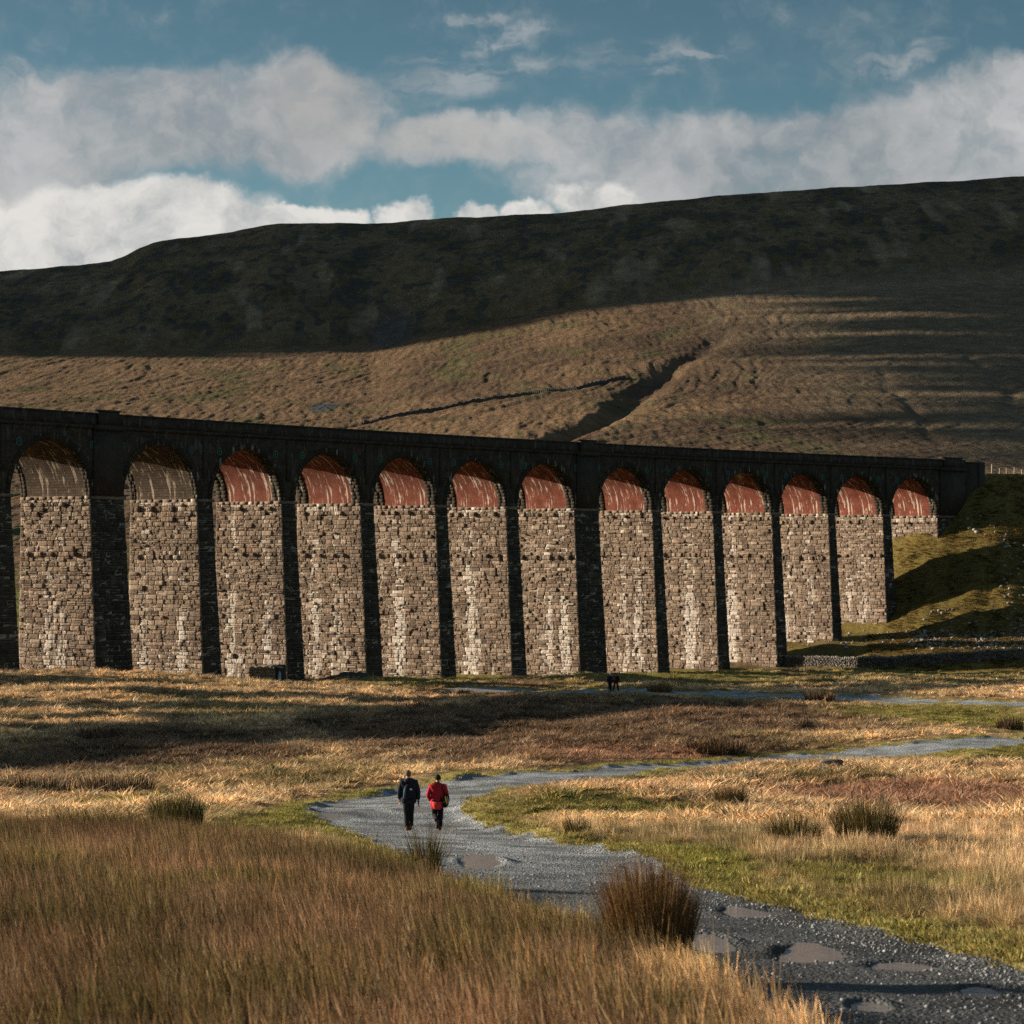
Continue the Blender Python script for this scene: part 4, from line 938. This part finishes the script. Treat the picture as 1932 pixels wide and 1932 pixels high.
# ================================================================ PEOPLE
def cloth(name, c, rough=.85): return simple(name, c, rough, .18, 14, .15, .15)
m_skin = simple('skin', (.42, .23, .16), .6, .08, 20); m_hair = simple('short_hair', (.12, .075, .05), .8, .4, 40); m_black = cloth('black_fabric', (.012, .013, .016)); m_navy = cloth('dark_navy_fabric', (.016, .019, .028))
m_red = cloth('red_jacket_fabric', (.36, .018, .028)); m_teal = cloth('teal_fabric', (.035, .085, .115)); m_boot = cloth('brown_boot_leather', (.10, .045, .028)); m_white = cloth('pale_patch', (.55, .6, .65)); m_yel = cloth('yellow_panel', (.75, .36, .03))
m_beanie = cloth('black_knit', (.010, .010, .010)); m_lred = cloth('bright_red_hem', (.62, .05, .05)); m_whitehat = cloth('white_knit', (.6, .57, .55)); m_dred = cloth('dull_red_fabric', (.22, .03, .03))
def skin_obj(name, pts, edges, material, parent, root=0, lv=2):
    kk = {'jacket': 1.2, 'trousers': 1.15}.get(name, 1.0)
    me = bpy.data.meshes.new(name); me.from_pydata([p[:3] for p in pts], edges, []); o = bpy.data.objects.new(name, me); COL.objects.link(o); o.parent = parent
    m = o.modifiers.new('skin', 'SKIN'); m.use_smooth_shade = True
    for i, p in enumerate(pts):
        sv = me.skin_vertices[0].data[i]; sv.radius = (p[3]*kk, (p[4] if len(p) > 4 else p[3])*kk); sv.use_root = (i == root)
    s = o.modifiers.new('sub', 'SUBSURF'); s.levels = lv; s.render_levels = lv; me.materials.append(material); return o
def chain(n0, n): return [(n0+i, n0+i+1) for i in range(n-1)]
def ellip(name, c, r, material, parent, rot=(0, 0, 0), cut=None, seg=20):
    bm = bmesh.new(); bmesh.ops.create_uvsphere(bm, u_segments=seg, v_segments=seg-4, radius=1)
    if cut is not None: bmesh.ops.delete(bm, geom=[v for v in bm.verts if v.co.z < cut], context='VERTS')
    M = Matrix.Translation(c)@Euler(rot).to_matrix().to_4x4()@Matrix.Diagonal((*r, 1)); bmesh.ops.transform(bm, matrix=M, verts=bm.verts)
    for f in bm.faces: f.smooth = True
    me = bpy.data.meshes.new(name); bm.to_mesh(me); bm.free(); o = bpy.data.objects.new(name, me); COL.objects.link(o); me.materials.append(material); o.parent = parent; return o
def boot(parent, x, y, z, pitch, rz=0, material=None, sc=1.0):
    bm = bmesh.new(); P_ = [(-.13, .05, .0, .10), (-.10, .052, 0, .20), (0, .05, 0, .19), (.05, .052, 0, .11), (.12, .055, 0, .08), (.17, .04, 0, .06)]
    rings = []
    for yq, hw_, z0, z1 in P_:
        rings.append([bm.verts.new((sx*hw_*k, yq, zz)) for sx, zz, k in ((-1, z0, 1), (-1, z1*.6, 1), (-.6, z1, 1), (.6, z1, 1), (1, z1*.6, 1), (1, z0, 1))])
    for a, b_ in zip(rings[:-1], rings[1:]):
        for i in range(6): bm.faces.new((a[i], a[(i+1) % 6], b_[(i+1) % 6], b_[i]))
    bm.faces.new(rings[0][::-1]); bm.faces.new(rings[-1]); bmesh.ops.recalc_face_normals(bm, faces=bm.faces)
    M = Matrix.Translation((x, y, z))@Euler((pitch, 0, rz)).to_matrix().to_4x4()@Matrix.Scale(sc, 4); bmesh.ops.transform(bm, matrix=M, verts=bm.verts)
    me = bpy.data.meshes.new('boot'); bm.to_mesh(me); bm.free(); o = bpy.data.objects.new('boot', me); COL.objects.link(o); me.materials.append(material or m_boot); o.parent = parent
    s = o.modifiers.new('sub', 'SUBSURF'); s.levels = 1; s.render_levels = 1; return o
def hand(pts, edges, wrist_i, d, side, s=1.0):
    """palm, four fingers and a thumb grown from the wrist; d = direction the arm hangs"""
    d = Vector(d).normalized(); fw = Vector((0, 1, 0)); n = d.cross(fw).normalized(); fw = n.cross(d).normalized()
    w = Vector(pts[wrist_i][:3]); b0 = len(pts); palm = w+d*.075*s; pts.append((*palm, .022*s, .036*s)); edges.append((wrist_i, b0))
    for k, (off, ln) in enumerate(((-.030, .060), (-.010, .072), (.010, .076), (.029, .066))):
        a = palm+d*.03*s+fw*off*s; b_ = a+d*ln*.55*s+n*side*.010; c = b_+d*ln*.42*s+n*side*.024; i = len(pts); pts += [(*a, .0105*s), (*b_, .0095*s), (*c, .008*s)]; edges += [(b0, i), (i, i+1), (i+1, i+2)]
    a = w+d*.045*s+fw*.042*s; b_ = a+(d+fw*.7).normalized()*.04*s; i = len(pts); pts += [(*a, .012*s), (*b_, .0095*s)]; edges += [(b0, i), (i, i+1)]
def person(loc, rz, h, label, J, jacket, trouser, arms, legs, head=(0, 0, 0), hood=False, hair=True, hat=None, group=None, gloves=(False, False), boots=(), jw=1.0, hem=.80):
    """J scale to height; arms: (shoulder, elbow, wrist) offsets; legs: (hip, knee, ankle)"""
    root = empty('person', loc, rz); s = h/1.78; root.scale = (s, s, s)
    hd = Vector((head[0], head[1], 1.64)); pts = [(0, 0, .96, .14, .10), (0, 0, 1.12, .125, .09), (0, .0, 1.30, .15, .10), (0, .0, 1.44, .13, .085), (head[0]*.3, head[1]*.3, 1.50, .055, .055), (head[0]*.7, head[1]*.7, 1.56, .055, .058), (*hd, .078, .092), (hd.x, hd.y, 1.72, .060, .075)]
    e = chain(0, 8)
    for side, (A, B, Cc) in zip((-1, 1), arms):
        i = len(pts); pts += [(*A, .055), (*B, .042), (*Cc, .026, .030)]; e += [(3, i), (i, i+1), (i+1, i+2)]; hand(pts, e, i+2, Vector(Cc)-Vector(B), side)
    for A, B, Cc in legs:
        i = len(pts); pts += [(*A, .085), (*B, .060), (*Cc, .042)]; e += [(0, i), (i, i+1), (i+1, i+2)]
    skin_obj('body', pts, e, m_skin, root)
    # face: nose, ears, eyes
    for sx in (-1, 1): ellip('ear', (hd.x+sx*.082, hd.y-.005, 1.635), (.012, .022, .034), m_skin, root); ellip('eye', (hd.x+sx*.031, hd.y+.083, 1.655), (.013, .009, .009), m_white, root, seg=10)
    ellip('nose', (hd.x, hd.y+.10, 1.625), (.015, .022, .026), m_skin, root, seg=10); ellip('mouth', (hd.x, hd.y+.088, 1.585), (.026, .010, .008), m_dred, root, seg=10)
    if hair: ellip('hair', (hd.x, hd.y-.012, 1.672), (.093, .106, .112), m_hair, root, (math.radians(22), 0, 0), -.25)
    if hat: ellip('knit_hat', (hd.x, hd.y-.008, 1.665), (.099, .114, .128), hat, root, (math.radians(14), 0, 0), -.35)
    # jacket
    k = jw; jp = [(0, 0, hem-.05, .185*k, .13), (0, 0, hem+.14, .185*k, .128), (0, -.005, 1.12, .165*k, .12), (0, -.01, 1.30, .185*k, .13), (0, -.005, 1.42, .165*k, .115), (head[0]*.25, head[1]*.2, 1.495, .085, .08), (head[0]*.5, head[1]*.5, 1.535, .078, .082)]
    je = chain(0, 7)
    for A, B, Cc in arms:
        i = len(jp); A_, B_, C_ = Vector(A), Vector(B), Vector(Cc); jp += [(*A_, .082, .085), (*(A_*.5+B_*.5), .070), (*B_, .062), (*(B_*.4+C_*.6), .054), (*(B_*.05+C_*.95), .047)]; je += [(4, i)]+chain(i, 5)
    skin_obj('jacket', jp, je, jacket, root)
    tp = [(0, 0, .90, .135, .09)]; te = []
    for A, B, Cc in legs:
        i = len(tp); A_, B_, C_ = Vector(A), Vector(B), Vector(Cc); tp += [(*A_, .105, .11), (*(A_*.5+B_*.5), .098), (*B_, .083), (*(B_*.5+C_*.5), .078), (*(B_*.12+C_*.88), .076), (*(B_*.02+C_*.98), .073)]; te += [(0, i)]+chain(i, 6)
    skin_obj('trousers', tp, te, trouser, root)
    if hood: ellip('hood', (head[0]*.4, -.095, 1.475), (.135, .085, .085), jacket, root, (math.radians(-18), 0, 0))
    for b_ in boots: boot(root, *b_)
    for sx, gl, (A, B, Cc) in zip((-1, 1), gloves, arms):
        if gl:
            C_, B_ = Vector(Cc), Vector(B); d = (C_-B_).normalized(); gpnts = [(*(C_-d*.02), .036), ]; ge = []; hand(gpnts, ge, 0, d, sx, 1.22); skin_obj('glove', gpnts, ge, m_black, root)
    tag(root, label, 'person', group); return root
LS = lambda s, z: (s*.20, 0, z)
# the pair on the track, walking away
p1 = g3(771, 1560.5)
P1 = person(p1, math.radians(3), 1.80, 'taller walker in black hooded jacket and black trousers on the track', None, m_navy, m_black,
    arms=[((-.205, -.01, 1.42), (-.275, -.05, 1.14), (-.262, .09, .90)), ((.205, -.01, 1.42), (.285, -.03, 1.14), (.285, .03, .88))],
    legs=[((-.085, 0, .92), (-.060, .03, .50), (-.045, -.10, .10)), ((.085, 0, .92), (.065, .09, .52), (.055, .12, .10))], head=(-.02, .03, 0), hood=True, gloves=(False, True),
    boots=[(-.045, -.06, 0.0, 0.0, .1), (.055, .16, .0, 0, -.1)], hem=.80, jw=1.18, group='walkers on the near track')
p2 = g3(826, 1560)
P2 = person(p2, math.radians(-2), 1.66, 'shorter walker in red jacket and black knit hat on the track', None, m_red, m_black,
    arms=[((-.215, 0, 1.40), (-.315, -.05, 1.13), (-.225, .10, .92)), ((.215, 0, 1.40), (.30, -.05, 1.14), (.285, .07, .92))],
    legs=[((-.09, 0, .90), (-.115, .10, .50), (.0, -.26, .34)), ((.085, 0, .90), (.085, .05, .50), (.065, -.02, .10))], head=(0, .07, 0), hair=False, hat=m_beanie, gloves=(True, True),
    boots=[(.005, -.27, .22, -1.25, 0), (.065, .02, 0, 0, .05)], hem=.72, jw=1.2, group='walkers on the near track')
# jacket panels of the red jacket
def panel(name, parent, pts, material, th=.02):
    bm = bmesh.new(); vs = [bm.verts.new(p) for p in pts]; bm.faces.new(vs); bmesh.ops.recalc_face_normals(bm, faces=bm.faces)
    r_ = bmesh.ops.extrude_face_region(bm, geom=bm.faces[:]); bmesh.ops.translate(bm, vec=(0, th, 0), verts=[g for g in r_['geom'] if isinstance(g, bmesh.types.BMVert)]); bmesh.ops.recalc_face_normals(bm, faces=bm.faces)
    bmesh.ops.bevel(bm, geom=bm.edges[:], offset=.004, segments=1, affect='EDGES')
    me = bpy.data.meshes.new(name); bm.to_mesh(me); bm.free(); o = bpy.data.objects.new(name, me); COL.objects.link(o); me.materials.append(material); o.parent = parent; return o
def curved(name, parent, rows_, material, depth):
    """a patch wrapped on the back: rows of (x0, x1, z); y from an ellipse of the jacket"""
    v = []; n = 7
    for x0, x1, z, hw_, dp in rows_:
        for i in range(n):
            x = x0+(x1-x0)*i/(n-1); v.append((x, -dp*math.sqrt(max(.05, 1-(x/hw_)**2))-depth, z))
    f = grid_faces(len(rows_), n); o = np_mesh(name, v, f, material, parent, smooth=True); s = o.modifiers.new('solid', 'SOLIDIFY'); s.thickness = .014; s.offset = -1; return o
curved('dark_side_panel', P2, [(-.15, -.115, 1.36, .2, .135), (-.165, -.11, 1.2, .19, .125), (-.175, -.12, 1.05, .19, .125), (-.19, -.135, .86, .2, .13)], m_black, .008)
curved('dark_side_panel', P2, [(.12, .17, 1.40, .2, .13), (.12, .185, 1.25, .2, .13), (.10, .185, 1.1, .19, .125), (.06, .19, .95, .2, .13), (.09, .195, .84, .2, .13)], m_black, .008)
curved('jacket_hem', P2, [(-.17, .15, .93, .24, .155), (-.16, .14, .82, .24, .16), (-.13, .12, .72, .24, .16), (-.06, .06, .68, .24, .16)], m_lred, .012)
# bag at the right hip
bg_ = empty('shoulder_bag', p2+Vector((.25, -.13, .90))); bg_.rotation_euler = (0, math.radians(8), 0)
ellip('bag_body', (0, 0, 0), (.10, .085, .215), m_black, bg_); ellip('yellow_panel', (.0, -.058, .02), (.032, .034, .13), m_yel, bg_, (0, math.radians(-18), 0)); ellip('trim', (.055, -.055, .03), (.010, .03, .12), m_white, bg_, (0, math.radians(-14), 0))
mb = MB(); pts = [Vector((-.08, -.0, .18)), Vector((-.16, -.02, .36)), Vector((-.26, -.01, .5)), Vector((-.34, .06, .56))]
for a, b_ in zip(pts[:-1], pts[1:]): mb.add([a+Vector((-.018, 0, 0)), a+Vector((.018, 0, 0)), b_+Vector((.018, 0, 0)), b_+Vector((-.018, 0, 0)), a+Vector((-.018, .01, 0)), a+Vector((.018, .01, 0)), b_+Vector((.018, .01, 0)), b_+Vector((-.018, .01, 0))], [(0, 1, 2, 3), (7, 6, 5, 4), (0, 3, 7, 4), (1, 5, 6, 2)])
mb.build('strap', m_black, bg_); tag(bg_, 'black and yellow bag slung at the hip of the walker in red', 'bag')
# small backpack of the first walker
bp = empty('backpack', p1+Vector((0, -.15, 1.17)), math.radians(3))
ellip('pack_body', (.0, -.01, 0), (.155, .085, .24), m_black, bp); ellip('side_pocket', (-.105, -.052, -.03), (.045, .05, .17), m_teal, bp, (0, math.radians(8), 0)); curved('logo_patch', bp, [(.045, .105, .10, .17, .085), (.045, .105, .055, .17, .09)], m_white, .012)
tag(bp, 'small black backpack with a teal side pocket on the taller walker', 'backpack')
# the distant couple on the far road
p3 = g3(1151, 1303.5)
person(p3, math.radians(8), 1.74, 'distant walker in dark coat and white hat on the far road', None, m_navy, m_navy,
    arms=[((-.19, 0, 1.40), (-.25, -.02, 1.13), (-.22, .10, .90)), ((.19, 0, 1.40), (.25, -.02, 1.13), (.25, .02, .88))], legs=[((-.085, 0, .92), (-.08, .03, .5), (-.05, -.05, .1)), ((.085, 0, .92), (.08, .06, .5), (.09, .04, .1))],
    hair=False, hat=m_whitehat, boots=[(-.05, -.02, 0, 0, 0, m_black), (.09, .08, 0, 0, 0, m_black)], jw=1.0, group='couple on the far road')
p4 = g3(1162, 1303.5)
person(p4, math.radians(-4), 1.76, 'distant walker in black clothes striding beside the white hat', None, m_black, m_black,
    arms=[((-.21, 0, 1.42), (-.28, -.02, 1.14), (-.20, .10, .92)), ((.21, 0, 1.42), (.30, -.02, 1.14), (.29, .06, .90))], legs=[((-.09, 0, .92), (-.17, .06, .5), (-.28, -.08, .1)), ((.09, 0, .92), (.17, .08, .5), (.24, .02, .1))],
    hair=False, hat=m_black, boots=[(-.28, -.04, 0, 0, 0, m_black), (.24, .06, 0, 0, 0, m_black)], jw=1.12, group='couple on the far road')
rb = empty('backpack', p4+Vector((-.17, -.17, 1.22))); ellip('pack_body', (0, 0, 0), (.13, .09, .23), m_dred, rb); ellip('lid', (0, -.01, .19), (.11, .09, .06), m_dred, rb)
ellip('front_pocket', (0, -.08, -.07), (.08, .04, .10), m_dred, rb); tag(rb, 'dull red backpack on the striding distant walker', 'backpack')
